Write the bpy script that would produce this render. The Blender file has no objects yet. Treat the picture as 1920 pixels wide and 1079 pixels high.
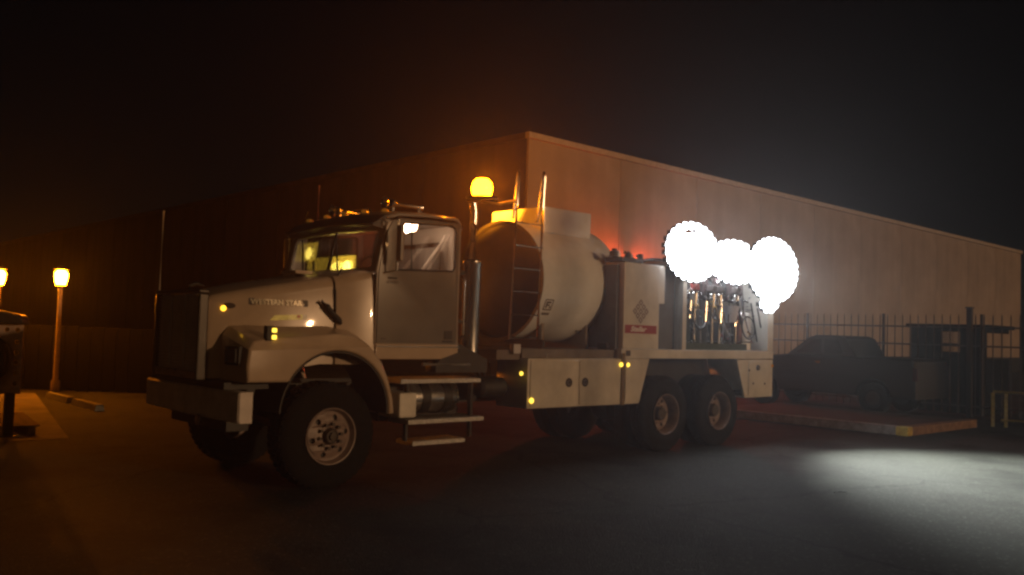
import bpy, bmesh, math, random
from mathutils import Vector, Matrix
random.seed(7)
R = math.radians
S = bpy.context.scene
COL = S.collection

# ------------------------------------------------------------------ camera, world, light, exposure
cam = bpy.data.objects.new('camera', bpy.data.cameras.new('camera'))
COL.objects.link(cam); S.camera = cam
yaw, pitch, roll = 0.831476, 0.048659, 0.032116
v = Vector((math.cos(yaw), math.sin(yaw), 0)); r0 = Vector((math.sin(yaw), -math.cos(yaw), 0)); u0 = Vector((0, 0, 1))
f_ = v*math.cos(pitch) + u0*math.sin(pitch); u1 = -v*math.sin(pitch) + u0*math.cos(pitch)
rr = r0*math.cos(roll) + u1*math.sin(roll); uu = -r0*math.sin(roll) + u1*math.cos(roll)
M = Matrix((rr, uu, -f_)).transposed().to_4x4(); M.translation = Vector((-4.9397, -8.1582, 1.7303))
cam.matrix_world = M
cam.data.sensor_width = 36; cam.data.lens = 1653.5/1920*36; cam.data.clip_end = 1000; cam.data.clip_start = .05

W = bpy.data.worlds.new('World'); S.world = W; W.use_nodes = True
nt = W.node_tree; bgn = nt.nodes['Background']
sky = nt.nodes.new('ShaderNodeTexSky'); sky.sky_type = 'NISHITA'; sky.sun_disc = False
SUN_EL, SUN_AZ = R(8), R(283)       # direction the weak street light comes from (angle from +X)
sky.sun_elevation = SUN_EL; sky.sun_rotation = R(90) - SUN_AZ
nt.links.new(sky.outputs[0], bgn.inputs[0]); bgn.inputs[1].default_value = 0.0003

sun = bpy.data.objects.new('street_glow', bpy.data.lights.new('street_glow', 'SUN'))
COL.objects.link(sun); sun.data.energy = 0.72; sun.data.angle = R(1.2); sun.data.color = (1.0, .56, .26)
sd = Vector((math.cos(SUN_AZ)*math.cos(SUN_EL), math.sin(SUN_AZ)*math.cos(SUN_EL), math.sin(SUN_EL)))
sun.rotation_euler = sd.to_track_quat('Z', 'Y').to_euler()

vs = S.view_settings; vs.view_transform = 'Standard'; vs.look = 'None'; vs.exposure = 0; vs.gamma = 1
try: vs.use_curve_mapping = False
except Exception: pass
cy = S.cycles; cy.pixel_filter_type = 'BLACKMAN_HARRIS'; cy.filter_width = 2.6; cy.use_denoising = True; cy.max_bounces = 6; cy.diffuse_bounces = 3; cy.glossy_bounces = 3
cy.transmission_bounces = 5; cy.volume_bounces = 1; cy.sample_clamp_indirect = 4; cy.caustics_reflective = False; cy.caustics_refractive = False
cy.transparent_max_bounces = 12

# ------------------------------------------------------------------ materials
MT = {}
def mat(name, col, rough=.5, metal=0, noise=0, nscale=8, bump=0, coat=0, emit=None, es=0, trans=0, spec=.5, rvar=0, bscale=60, alpha=1):
    if name in MT: return MT[name]
    m = bpy.data.materials.new(name); m.use_nodes = True; n = m.node_tree; b = n.nodes['Principled BSDF']
    b.inputs['Base Color'].default_value = (*col, 1); b.inputs['Roughness'].default_value = rough
    b.inputs['Metallic'].default_value = metal; b.inputs['Coat Weight'].default_value = coat
    b.inputs['Coat Roughness'].default_value = .05
    b.inputs['Transmission Weight'].default_value = trans; b.inputs['Specular IOR Level'].default_value = spec
    b.inputs['Alpha'].default_value = alpha
    if emit: b.inputs['Emission Color'].default_value = (*emit, 1); b.inputs['Emission Strength'].default_value = es
    if noise or bump or rvar:
        tc = n.nodes.new('ShaderNodeTexCoord')
        if noise or rvar:
            t = n.nodes.new('ShaderNodeTexNoise'); t.inputs['Scale'].default_value = nscale; t.inputs['Detail'].default_value = 6
            t.inputs['Roughness'].default_value = .65
            n.links.new(tc.outputs['Object'], t.inputs['Vector'])
        if noise:
            cr = n.nodes.new('ShaderNodeValToRGB'); e = cr.color_ramp.elements
            e[0].position = .3; e[1].position = .68
            e[0].color = (*[c*(1-noise) for c in col], 1); e[1].color = (*[min(1, c*(1+noise*.35)) for c in col], 1)
            n.links.new(t.outputs['Fac'], cr.inputs[0]); n.links.new(cr.outputs[0], b.inputs['Base Color'])
        if rvar:
            mr = n.nodes.new('ShaderNodeMapRange'); mr.inputs['To Min'].default_value = max(.02, rough-rvar); mr.inputs['To Max'].default_value = rough+rvar
            n.links.new(t.outputs['Fac'], mr.inputs['Value']); n.links.new(mr.outputs[0], b.inputs['Roughness'])
        if bump:
            t2 = n.nodes.new('ShaderNodeTexNoise'); t2.inputs['Scale'].default_value = bscale; t2.inputs['Detail'].default_value = 4
            n.links.new(tc.outputs['Object'], t2.inputs['Vector'])
            bp = n.nodes.new('ShaderNodeBump'); bp.inputs['Strength'].default_value = bump; bp.inputs['Distance'].default_value = .02
            n.links.new(t2.outputs['Fac'], bp.inputs['Height']); n.links.new(bp.outputs[0], b.inputs['Normal'])
    MT[name] = m; return m

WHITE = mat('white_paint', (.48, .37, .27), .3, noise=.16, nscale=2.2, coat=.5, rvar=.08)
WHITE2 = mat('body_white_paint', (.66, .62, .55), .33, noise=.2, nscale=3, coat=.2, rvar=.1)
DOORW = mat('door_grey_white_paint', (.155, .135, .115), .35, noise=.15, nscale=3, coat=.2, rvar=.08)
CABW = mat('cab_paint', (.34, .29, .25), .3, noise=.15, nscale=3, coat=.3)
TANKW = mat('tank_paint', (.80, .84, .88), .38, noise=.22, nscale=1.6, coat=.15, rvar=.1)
HEADD = mat('tank_head_shaded', (.045, .04, .04), .5, noise=.3, nscale=4)  # same tank, shade of its unlit front put into the colour
BLACK = mat('black_steel', (.018, .018, .018), .55, noise=.5, nscale=9, bump=.1)
RUBBER = mat('tyre_rubber', (.009, .009, .009), .9, spec=.2, noise=.4, nscale=14, bump=.3)
RUBBERD = mat('black_rubber_hose', (.02, .022, .022), .4)
CHROME = mat('chrome', (.75, .74, .72), .24, metal=1, rvar=.08, nscale=5)
DCHROME = mat('dull_chrome', (.30, .30, .31), .3, metal=1, noise=.35, nscale=6, rvar=.1)
ALU = mat('tread_aluminium', (.5, .49, .47), .42, metal=.7, noise=.35, nscale=25, bump=.5, bscale=90)
STEEL = mat('galvanised_steel', (.45, .45, .44), .4, metal=.8, noise=.3, nscale=12)
RIM = mat('rim_paint', (.24, .18, .16), .45, noise=.35, nscale=9)
DIRT = mat('oily_hub', (.06, .045, .035), .6, noise=.5, nscale=20)
GRILLE = mat('grille_mesh', (.55, .5, .5), .42, metal=.15, noise=.3)
GLASS = mat('cab_glass', (.5, .52, .5), .02, trans=1, spec=.5, alpha=.35)
SEATM = mat('seat_fabric', (.13, .11, .10), .8, noise=.3)
TRIM = mat('cab_trim', (.10, .09, .085), .6, noise=.2)
LINER = mat('headliner', (.42, .38, .34), .8)
AMBER_GLINT = mat('amber_glint', (.8, .35, .02), .3, emit=(1, .50, .03), es=3.2)
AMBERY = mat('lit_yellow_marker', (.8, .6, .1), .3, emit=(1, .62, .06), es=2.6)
AMBERD = mat('amber_lens', (.55, .2, .01), .15, coat=.5, emit=(1, .45, .05), es=.06)
REDL = mat('lit_red_lens', (.8, .02, .01), .3, emit=(1, .10, .03), es=2100)
LED = mat('lit_led_lens', (.9, .9, .9), .3, emit=(.88, .93, 1), es=17)
DOME = mat('lit_cab_dome_lens', (.9, .85, .8), .3, emit=(1, .66, .42), es=60)
BEAC = mat('lit_beacon_dome', (.9, .5, .05), .3, emit=(1, .24, .002), es=85)
SODL = mat('lit_sodium_lens', (.9, .6, .2), .3, emit=(1, .24, .004), es=360)
WRKY = mat('lit_yellow_worklamp', (.9, .8, .3), .3, emit=(1, .72, .12), es=14)
WRKYD = mat('yellow_lamp_panel', (.8, .7, .3), .5, emit=(1, .6, .05), es=1.5)
REDP = mat('red_decal', (.30, .035, .025), .4)
DARKP = mat('dark_decal', (.07, .055, .05), .5)
WHITEP = mat('white_decal', (.8, .78, .72), .4)
REDH = mat('red_hose_reel', (.30, .04, .035), .3, noise=.2)
DGREEN = mat('dark_tank_plastic', (.03, .045, .045), .35, noise=.3, nscale=5)
GREENF = mat('green_tray_paint', (.04, .06, .035), .5, noise=.3)
GREYP = mat('grey_pail_plastic', (.5, .48, .5), .4)
BRASS = mat('brass_fitting', (.7, .5, .15), .25, metal=1)
RECESS = mat('dark_grey_panel', (.10, .105, .12), .5, noise=.25, nscale=5)
PATCHY = mat('yellow_patch', (.92, .95, .22), .35, noise=.35, nscale=10)
PATCHO = mat('orange_patch', (.5, .12, .03), .4)
YELP = mat('yellow_paint', (.50, .38, .07), .5, noise=.4, nscale=12)
CONC = mat('kerb_concrete', (.30, .30, .27), .9, noise=.4, nscale=7, bump=.4)
KERBO = mat('worn_orange_kerb_paint', (.22, .12, .05), .8, noise=.5, nscale=6, bump=.3)
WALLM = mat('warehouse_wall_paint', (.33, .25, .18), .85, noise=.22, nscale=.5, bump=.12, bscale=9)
WALLW = mat('warehouse_wall_shaded', (.075, .042, .03), .85, noise=.25, nscale=.5, bump=.12, bscale=9)  # same wall as the south side, its shade put into the colour
WALLB = mat('dark_wall_base', (.015, .015, .016), .9, noise=.3)
EAVE = mat('eave_trim', (.38, .30, .22), .6, noise=.2)
ROOF = mat('roof_sheet', (.08, .08, .08), .8)
FENCEM = mat('dark_fence_steel', (.035, .025, .02), .6)
BOARD = mat('dark_board', (.005, .004, .003), .95, spec=.1, noise=.4, nscale=5)
CARP = mat('dark_car_paint', (.006, .006, .008), .6, coat=0)
CARG = mat('dark_car_glass', (.02, .02, .025), .12)
WOOD = mat('pallet_wood', (.36, .23, .12), .85, noise=.4, nscale=9, bump=.3)
POSTM = mat('lamp_post_paint', (.30, .22, .15), .6, noise=.3)
BLIND = mat('grey_lamp_hood', (.42, .40, .36), .7)
PERF = mat('pale_perforated_plate', (.45, .32, .24), .6, noise=.3)

def streaky(m, amt):
    n = m.node_tree; b = n.nodes['Principled BSDF']; src = b.inputs['Base Color'].links[0].from_socket
    tc = n.nodes.new('ShaderNodeTexCoord'); mp = n.nodes.new('ShaderNodeMapping'); mp.inputs['Scale'].default_value = (1.4, 1.4, .09)
    n.links.new(tc.outputs['Object'], mp.inputs['Vector']); t = n.nodes.new('ShaderNodeTexNoise'); t.inputs['Scale'].default_value = 1.1; t.inputs['Detail'].default_value = 6
    n.links.new(mp.outputs[0], t.inputs['Vector']); mr = n.nodes.new('ShaderNodeMapRange'); mr.inputs['From Min'].default_value = .35; mr.inputs['From Max'].default_value = .6; mr.inputs['To Min'].default_value = amt
    n.links.new(t.outputs['Fac'], mr.inputs['Value'])
    vm = n.nodes.new('ShaderNodeVectorMath'); vm.operation = 'SCALE'; n.links.new(src, vm.inputs[0]); n.links.new(mr.outputs[0], vm.inputs['Scale']); n.links.new(vm.outputs[0], b.inputs['Base Color'])
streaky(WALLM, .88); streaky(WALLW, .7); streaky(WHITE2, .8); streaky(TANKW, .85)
def asphalt():
    m = bpy.data.materials.new('asphalt'); m.use_nodes = True; n = m.node_tree; b = n.nodes['Principled BSDF']
    tc = n.nodes.new('ShaderNodeTexCoord')
    def nz(sc, det=6, ro=.6):
        t = n.nodes.new('ShaderNodeTexNoise'); t.inputs['Scale'].default_value = sc; t.inputs['Detail'].default_value = det; t.inputs['Roughness'].default_value = ro
        n.links.new(tc.outputs['Object'], t.inputs['Vector']); return t
    a, c, d = nz(.45), nz(22, 4, .75), nz(4)
    vo = n.nodes.new('ShaderNodeTexVoronoi'); vo.inputs['Scale'].default_value = 75; n.links.new(tc.outputs['Object'], vo.inputs['Vector'])
    cr = n.nodes.new('ShaderNodeValToRGB'); e = cr.color_ramp.elements
    e[0].position = .3; e[0].color = (.016, .016, .014, 1); e[1].position = .72; e[1].color = (.040, .041, .035, 1)
    mx = n.nodes.new('ShaderNodeMath'); mx.operation = 'MULTIPLY_ADD'; mx.inputs[1].default_value = .45
    n.links.new(c.outputs['Fac'], mx.inputs[0])
    m2 = n.nodes.new('ShaderNodeMath'); m2.operation = 'MULTIPLY'; m2.inputs[1].default_value = .55; n.links.new(a.outputs['Fac'], m2.inputs[0])
    n.links.new(m2.outputs[0], mx.inputs[2]); n.links.new(mx.outputs[0], cr.inputs[0]); n.links.new(cr.outputs[0], b.inputs['Base Color'])
    b.inputs['Roughness'].default_value = .88; b.inputs['Specular IOR Level'].default_value = .25
    # pale aggregate flecks, dark oil stains and thin sealed cracks
    v2 = n.nodes.new('ShaderNodeTexVoronoi'); v2.inputs['Scale'].default_value = 16; n.links.new(tc.outputs['Object'], v2.inputs['Vector'])
    fl = n.nodes.new('ShaderNodeMapRange'); fl.inputs['From Min'].default_value = .10; fl.inputs['From Max'].default_value = .30; fl.inputs['To Min'].default_value = 2.4; fl.inputs['To Max'].default_value = 1.0
    n.links.new(v2.outputs['Distance'], fl.inputs['Value'])
    wv = n.nodes.new('ShaderNodeVectorMath'); wv.operation = 'MULTIPLY_ADD'; wn = nz(1.3, 5); wv.inputs[1].default_value = (.9, .9, 0); n.links.new(wn.outputs['Color'], wv.inputs[0]); n.links.new(tc.outputs['Object'], wv.inputs[2])
    v3 = n.nodes.new('ShaderNodeTexVoronoi'); v3.feature = 'DISTANCE_TO_EDGE'; v3.inputs['Scale'].default_value = .22; n.links.new(wv.outputs[0], v3.inputs['Vector'])
    ck = n.nodes.new('ShaderNodeMapRange'); ck.inputs['From Min'].default_value = .002; ck.inputs['From Max'].default_value = .008; ck.inputs['To Min'].default_value = .5; ck.inputs['To Max'].default_value = 1
    n.links.new(v3.outputs['Distance'], ck.inputs['Value'])
    st2 = nz(.55, 5, .6); sm = n.nodes.new('ShaderNodeMapRange'); sm.inputs['From Min'].default_value = .36; sm.inputs['From Max'].default_value = .50; sm.inputs['To Min'].default_value = .35; sm.inputs['To Max'].default_value = 1
    n.links.new(st2.outputs['Fac'], sm.inputs['Value'])
    def mul(a_, b_):
        q_ = n.nodes.new('ShaderNodeMath'); q_.operation = 'MULTIPLY'; n.links.new(a_, q_.inputs[0]); n.links.new(b_, q_.inputs[1]); return q_.outputs[0]
    mm = mul(mul(fl.outputs[0], ck.outputs[0]), sm.outputs[0])
    vm = n.nodes.new('ShaderNodeVectorMath'); vm.operation = 'SCALE'; n.links.new(cr.outputs[0], vm.inputs[0]); n.links.new(mm, vm.inputs['Scale']); n.links.new(vm.outputs[0], b.inputs['Base Color'])
    ad = n.nodes.new('ShaderNodeMath'); n.links.new(vo.outputs['Distance'], ad.inputs[0]); n.links.new(d.outputs['Fac'], ad.inputs[1])
    bp = n.nodes.new('ShaderNodeBump'); bp.inputs['Strength'].default_value = .5; bp.inputs['Distance'].default_value = .012
    n.links.new(ad.outputs[0], bp.inputs['Height']); n.links.new(bp.outputs[0], b.inputs['Normal'])
    return m
ASPH = asphalt()

# ------------------------------------------------------------------ helpers
LOC = {}
def setp(o, label=None, cat=None, group=None, kind=None):
    if label: o['label'] = label
    if cat: o['category'] = cat
    if group: o['group'] = group
    if kind: o['kind'] = kind
    return o
def empty(name, loc, label, cat, group=None):
    o = bpy.data.objects.new(name, None); COL.objects.link(o); o.location = loc; o.empty_display_size = .2
    LOC[o.name] = Vector(loc); return setp(o, label, cat, group)
def worldloc(o):
    return LOC.get(o.name, Vector((0, 0, 0)))
def attach(o, parent):
    """geometry is written in world metres; keep it there under its parent"""
    if parent is not None:
        o.parent = parent; o.matrix_parent_inverse = Matrix.Translation(-worldloc(parent))
    LOC[o.name] = Vector((0, 0, 0)); return o
def obj(name, bm, m, parent=None, label=None, smooth=False, angle=35):
    me = bpy.data.meshes.new(name)
    if isinstance(bm, bpy.types.Mesh): me = bm
    else:
        bmesh.ops.recalc_face_normals(bm, faces=bm.faces); bm.to_mesh(me); bm.free()
    me.materials.clear(); me.materials.append(m)
    o = bpy.data.objects.new(name, me); COL.objects.link(o)
    if smooth:
        me.polygons.foreach_set('use_smooth', [True]*len(me.polygons))
        try: me.set_sharp_from_angle(angle=R(angle))
        except Exception: pass
    attach(o, parent)
    if label: o['label'] = label
    return o
def inst(o, off, parent=None, name=None):
    c = o.copy(); COL.objects.link(c)
    p = parent or o.parent
    c.parent = p
    if p is not None: c.matrix_parent_inverse = Matrix.Translation(-worldloc(p))
    c.location = Vector(off); LOC[c.name] = Vector((0, 0, 0)); return c
def copy_thing(root, off, **k):
    c = root.copy(); COL.objects.link(c); c.location = worldloc(root) + Vector(off); LOC[c.name] = Vector(c.location)
    def rec(a, b):
        for ch in list(a.children):
            d = ch.copy(); COL.objects.link(d); d.parent = b; d.matrix_parent_inverse = ch.matrix_parent_inverse.copy(); rec(ch, d)
    rec(root, c); return setp(c, **k)
def NB(): return bmesh.new()
def add(bm, src):
    me = bpy.data.meshes.new('t'); src.to_mesh(me); src.free(); bm.from_mesh(me); bpy.data.meshes.remove(me)
def box(bm, x0, x1, y0, y1, z0, z1, bev=0, seg=2):
    b = NB(); bmesh.ops.create_cube(b, size=1)
    for w in b.verts:
        w.co = Vector(((x0+x1)/2 + w.co.x*(x1-x0), (y0+y1)/2 + w.co.y*(y1-y0), (z0+z1)/2 + w.co.z*(z1-z0)))
    if bev: bmesh.ops.bevel(b, geom=b.edges[:], offset=bev, segments=seg, profile=.6, affect='EDGES')
    add(bm, b); return bm
def bx(*a, bev=0): return box(NB(), *a, bev=bev)
def basis(d):
    d = d.normalized(); a = Vector((0, 0, 1)) if abs(d.z) < .9 else Vector((1, 0, 0))
    s = d.cross(a).normalized(); return s, s.cross(d).normalized()
def tube(bm, pts, r, seg=10, close=False):
    pts = [Vector(p) for p in pts]; rings = []; n = len(pts)
    for i, p in enumerate(pts):
        d = (pts[min(i+1, n-1)] - pts[max(i-1, 0)])
        s, t = basis(d)
        if i and rings:
            s = (ps - d.normalized()*ps.dot(d.normalized())).normalized(); t = d.normalized().cross(s)
        ps = s; ri = r[i] if isinstance(r, (list, tuple)) else r
        rings.append([bm.verts.new(p + (s*math.cos(2*math.pi*k/seg) + t*math.sin(2*math.pi*k/seg))*ri) for k in range(seg)])
    for a, b in zip(rings, rings[1:]):
        for k in range(seg): bm.faces.new((a[k], a[(k+1) % seg], b[(k+1) % seg], b[k]))
    bm.faces.new(rings[0][::-1]); bm.faces.new(rings[-1]); return bm
def cyl(bm, a, b, r, seg=16): return tube(bm, [a, b], r, seg)
def lathe(bm, o, d, prof, seg=32):
    """prof: list of (radius, distance along d)"""
    o = Vector(o); d = Vector(d).normalized(); s, t = basis(d); rings = []
    for (r, h) in prof:
        if r < 1e-5: rings.append([bm.verts.new(o + d*h)])
        else: rings.append([bm.verts.new(o + d*h + (s*math.cos(2*math.pi*k/seg) + t*math.sin(2*math.pi*k/seg))*r) for k in range(seg)])
    for a, b in zip(rings, rings[1:]):
        for k in range(seg):
            k2 = (k+1) % seg
            if len(a) == 1 and len(b) == 1: continue
            if len(a) == 1: bm.faces.new((a[0], b[k2], b[k]))
            elif len(b) == 1: bm.faces.new((a[k], a[k2], b[0]))
            else: bm.faces.new((a[k], a[k2], b[k2], b[k]))
    return bm
def bez(p0, p1, sag=.1, n=10, side=(0, 0, 0)):
    p0, p1 = Vector(p0), Vector(p1); out = []
    for i in range(n+1):
        t = i/n; w = 4*t*(1-t); out.append(p0.lerp(p1, t) + Vector((0, 0, -sag*w)) + Vector(side)*w)
    return out
def plate(outer, holes, O, U, V, th, bev=0):
    """flat plate: outline (u,v) lists, holes, thickness along U x V"""
    cu = bpy.data.curves.new('c', 'CURVE'); cu.dimensions = '2D'; cu.fill_mode = 'BOTH'; cu.extrude = th/2 - bev; cu.bevel_depth = bev; cu.bevel_resolution = 2
    cu.resolution_u = 1
    if bev: cu.offset = -bev
    for pl in [outer] + list(holes):
        sp = cu.splines.new('POLY'); sp.points.add(len(pl)-1)
        for i, p in enumerate(pl): sp.points[i].co = (p[0], p[1], 0, 1)
        sp.use_cyclic_u = True
    o = bpy.data.objects.new('c', cu); COL.objects.link(o)
    me = bpy.data.meshes.new_from_object(o.evaluated_get(bpy.context.evaluated_depsgraph_get()))
    bpy.data.objects.remove(o); bpy.data.curves.remove(cu)
    U, V, O = Vector(U), Vector(V), Vector(O); N = U.cross(V)
    bm = NB(); bm.from_mesh(me); bpy.data.meshes.remove(me)
    bmesh.ops.remove_doubles(bm, verts=bm.verts[:], dist=1e-5)
    for w in bm.verts: w.co = O + U*w.co.x + V*w.co.y + N*w.co.z
    return bm
def text(s, O, U, V, size, th=.004, shear=0, sx=1, space=1.0, bold=.0):
    cu = bpy.data.curves.new('t', 'FONT'); cu.body = s; cu.size = size; cu.extrude = th/2; cu.shear = shear; cu.space_character = space; cu.offset = bold
    cu.resolution_u = 3
    o = bpy.data.objects.new('t', cu); COL.objects.link(o)
    bpy.context.view_layer.update()
    me = bpy.data.meshes.new_from_object(o.evaluated_get(bpy.context.evaluated_depsgraph_get()))
    bpy.data.objects.remove(o); bpy.data.curves.remove(cu)
    U, V, O = Vector(U), Vector(V), Vector(O); N = U.cross(V)
    bm = NB(); bm.from_mesh(me); bpy.data.meshes.remove(me)
    for w in bm.verts: w.co = O + U*w.co.x*sx + V*w.co.y + N*w.co.z
    return bm
def circ(cx, cy, r, n=24, a0=0, a1=360, ry=None):
    full = abs(a1-a0) >= 360
    return [(cx + r*math.cos(R(a0+(a1-a0)*i/(n if full else n-1))), cy + (ry or r)*math.sin(R(a0+(a1-a0)*i/(n if full else n-1)))) for i in range(n)]
def rrect(x0, x1, y0, y1, r, n=5):
    out = []
    for cx, cy_, a in ((x1-r, y0+r, -90), (x1-r, y1-r, 0), (x0+r, y1-r, 90), (x0+r, y0+r, 180)):
        out += circ(cx, cy_, r, n, a, a+90)
    return out
XZ = dict(U=(1, 0, 0), V=(0, 0, 1))     # normal is -Y : faces the camera side
def sideplate(outer, holes, y, th, bev=0): return plate(outer, holes, (0, y, 0), (1, 0, 0), (0, 0, 1), th, bev)
def sect_loft(sections, seg_close=False):
    """sections: list of lists of 3D points"""
    bm = NB(); rs = [[bm.verts.new(p) for p in s] for s in sections]
    for a, b in zip(rs, rs[1:]):
        for k in range(len(a)-1): bm.faces.new((a[k], a[k+1], b[k+1], b[k]))
    bm.faces.new(rs[0][::-1]); bm.faces.new(rs[-1]); return bm

# ------------------------------------------------------------------ setting
g = NB()
bmesh.ops.create_grid(g, x_segments=1, y_segments=1, size=400)
for w in g.verts: w.co.x += 20; w.co.y += 40
setp(obj('ground', g, ASPH), kind='structure')

# warehouse: 14.7..61 along X, 12.78..95 along Y, 8.1 m to the eave
WX0, WX1, WY0, WY1, WH = 14.7, 61.0, 12.78, 92.0, 8.06
wh = empty('warehouse', (WX0, WY0, 0), 'long flat-roofed warehouse with plain pale brown walls behind the truck', 'warehouse')
obj('wall_core', bx(WX0+.12, WX1-.12, WY0+.12, WY1-.12, .0, WH-.1), WALLB, wh)
nS = 10; wS = (WX1-WX0)/nS
pn = obj('wall_panel', bx(WX0, WX0+wS-.02, WY0, WY0+.1, 1.0, WH, bev=.012), WALLM, wh)
for i in range(1, nS): inst(pn, (i*wS, 0, 0))
nW = 14; wW = (WY1-WY0-.11)/nW
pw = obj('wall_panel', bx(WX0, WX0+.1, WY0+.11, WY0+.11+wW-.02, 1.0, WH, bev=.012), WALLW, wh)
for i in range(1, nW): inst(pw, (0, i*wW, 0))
obj('wall_base', box(bx(WX0-.04, WX1, WY0-.04, WY0+.1, 0, .985), WX0-.04, WX0+.1, WY0+.102, WY1, 0, .985), WALLB, wh)  # lowest part of the walls, much darker than the panels above
obj('eave_trim', bx(WX0-.08, WX1+.08, WY0-.09, WY0+.1, WH+.003, WH+.2, bev=.01), EAVE, wh)
obj('eave_trim', bx(WX0-.08, WX0+.1, WY0+.102, WY1, WH+.003, WH+.2), WALLW, wh)  # west trim takes the shaded wall tone too
obj('roof', bx(WX0+.103, WX1, WY0+.103, WY1, WH-.05, WH+.12), ROOF, wh)

q = part_bulk = obj('added_red_lamp', lathe(NB(), (19.75, 12.45, 3.75), (0, 0, 1), [(0, 0), (.07, 0), (.10, .06), (.10, .16), (.06, .2), (0, .21)], 18), REDL, wh, 'added red lamp on the wall, hidden behind the truck')  # added lamp, unseen behind the truck, to redden the wall
obj('lamp_arm', box(bx(19.72, 19.78, 12.40, 12.78, 3.965, 4.0), 19.66, 19.84, 12.36, 12.54, 3.961, 3.964), BLACK, wh)  # arm of the added red lamp
# palisade fence, parallel to the truck's rear, 18.2
FX = 18.2
fe = empty('picket_fence', (FX, -4.5, 0), 'tall dark steel picket fence with two rails in front of the warehouse', 'fence')
b = cyl(NB(), (0, 0, 0), (0, 0, 2.38), .016, 6); tube(b, [(0, 0, 2.38), (0, 0, 2.47)], [.016, .003], 6)
for w in b.verts: w.co += Vector((FX, -4.4, .04))
pk = obj('picket', b, FENCEM, fe)
n_p = 66
for i in range(1, n_p): inst(pk, (0, i*.2, 0))
ra = obj('rail', bx(FX+.02, FX+.055, -4.5, 8.9, 2.15, 2.19), FENCEM, fe)
inst(ra, (0, 0, -.46)); inst(ra, (0, 0, -1.95))
po = obj('post', bx(FX+.02, FX+.09, -4.5, -4.44, 0, 2.5, bev=.008), FENCEM, fe)
for yy in (2.4, 4.55, 7.0, 9.2, 11.5, 13.3): inst(po, (0, yy, 0))

# guard booth
gb = empty('guard_booth', (19.5, 1.0, 0), 'dark flat-roofed booth with a small pale window behind the fence', 'booth')
obj('wall', box(box(box(box(bx(18.6, 18.68, .1, .72, 0, 2.15), 18.6, 18.68, 1.2, 1.95, 0, 2.15), 18.6, 18.68, .722, 1.198, 0, 1.55), 18.6, 18.68, .722, 1.198, 2.06, 2.15), 18.682, 20.2, 1.87, 1.95, 0, 2.15), BOARD, gb)
obj('wall', box(bx(18.682, 20.2, .1, .18, 0, 1.4), 18.682, 20.2, .1, .18, 2.05, 2.15), BOARD, gb)
obj('roof', bx(18.5, 20.3, 0, 2.05, 2.153, 2.25, bev=.01), BOARD, gb)
obj('window', bx(18.62, 18.63, .722, 1.198, 1.552, 2.058), GLASS, gb)
obj('window_bar', bx(18.60, 18.62, .722, 1.198, 1.72, 1.76), BOARD, gb)
# gate post + sliding gate leaf to the right of the booth
gp = empty('gate_post', (17.6, 0.1, 0), 'dark square steel gate post standing right of the booth', 'post')
obj('post_shaft', bx(17.55, 17.67, .06, .18, .0, 2.62, bev=.01), FENCEM, gp); obj('post_cap', bx(17.53, 17.69, .04, .2, 2.621, 2.65), FENCEM, gp)

# dark pickup parked along the fence
pu = empty('pickup_truck', (16.7, 2.6, 0), 'dark parked pickup truck seen from its side between service truck and booth', 'pickup')
prof = [(.62, .45), (.62, 1.02), (.70, 1.30), (.78, 1.36), (2.05, 1.38), (2.22, 1.40), (2.45, 1.80), (2.62, 1.86), (3.15, 1.86), (3.35, 1.78), (3.95, 1.30), (5.2, 1.20), (5.55, 1.05), (5.62, .45)]
def yz_plate(outer, holes, x, th, bev=0): return plate(outer, holes, (x, 0, 0), (0, 1, 0), (0, 0, 1), th, bev)
def ywell(c): return circ(c, .40, .45, 14, 180, 0)
low = [(.62, .42), (.62, 1.02), (.68, 1.30), (.76, 1.36), (3.95, 1.36), (5.2, 1.22), (5.55, 1.08), (5.62, .42)] + [(p[0], p[1]) for p in [(5.1, .42)]] + circ(4.62, .42, .42, 12, 0, 180) + circ(1.65, .42, .42, 12, 0, 180)
obj('body', yz_plate(low, [], 16.75, 1.9, .05), CARP, pu, smooth=True)
obj('cabin', sect_loft([[(xx, a, z) for (a, z) in ((2.15, 1.36), (2.42, 1.80), (2.6, 1.87), (3.2, 1.87), (3.4, 1.80), (4.0, 1.36))] for xx in (15.95, 16.02, 17.48, 17.55)]), CARP, pu)
w1 = obj('side_window', plate([(2.5, 1.42), (2.62, 1.75), (2.98, 1.77), (2.98, 1.42)], [], (15.945, 0, 0), (0, 1, 0), (0, 0, 1), .02), CARG, pu)
obj('side_window', plate([(3.06, 1.42), (3.06, 1.77), (3.28, 1.75), (3.75, 1.42)], [], (15.945, 0, 0), (0, 1, 0), (0, 0, 1), .02), CARG, pu)
wl = NB(); lathe(wl, (15.82, 1.65, .38), (1, 0, 0), [(.0, .0), (.2, .0), (.22, .03), (.36, 0), (.38, .04), (.38, .2), (0, .22)], 20)
wl = obj('wheel', wl, RUBBER, pu, smooth=True)
inst(wl, (0, 2.97, 0)); inst(wl, (1.65, 0, 0)); inst(wl, (1.65, 2.97, 0))
rm = NB(); lathe(rm, (15.812, 1.65, .38), (1, 0, 0), [(0, .0), (.12, .0), (.17, .004), (.19, .012)], 16)
rm = obj('wheel_rim', rm, BLACK, pu, smooth=True); inst(rm, (0, 2.97, 0))
obj('door_handle', bx(15.78, 15.80, 3.0, 3.15, 1.18, 1.21, bev=.008), CHROME, pu)
obj('tail_lamp', bx(15.79, 15.86, .60, .70, .85, 1.15, bev=.01), mat('dull_red_lens', (.06, .005, .005), .2), pu)

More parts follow.
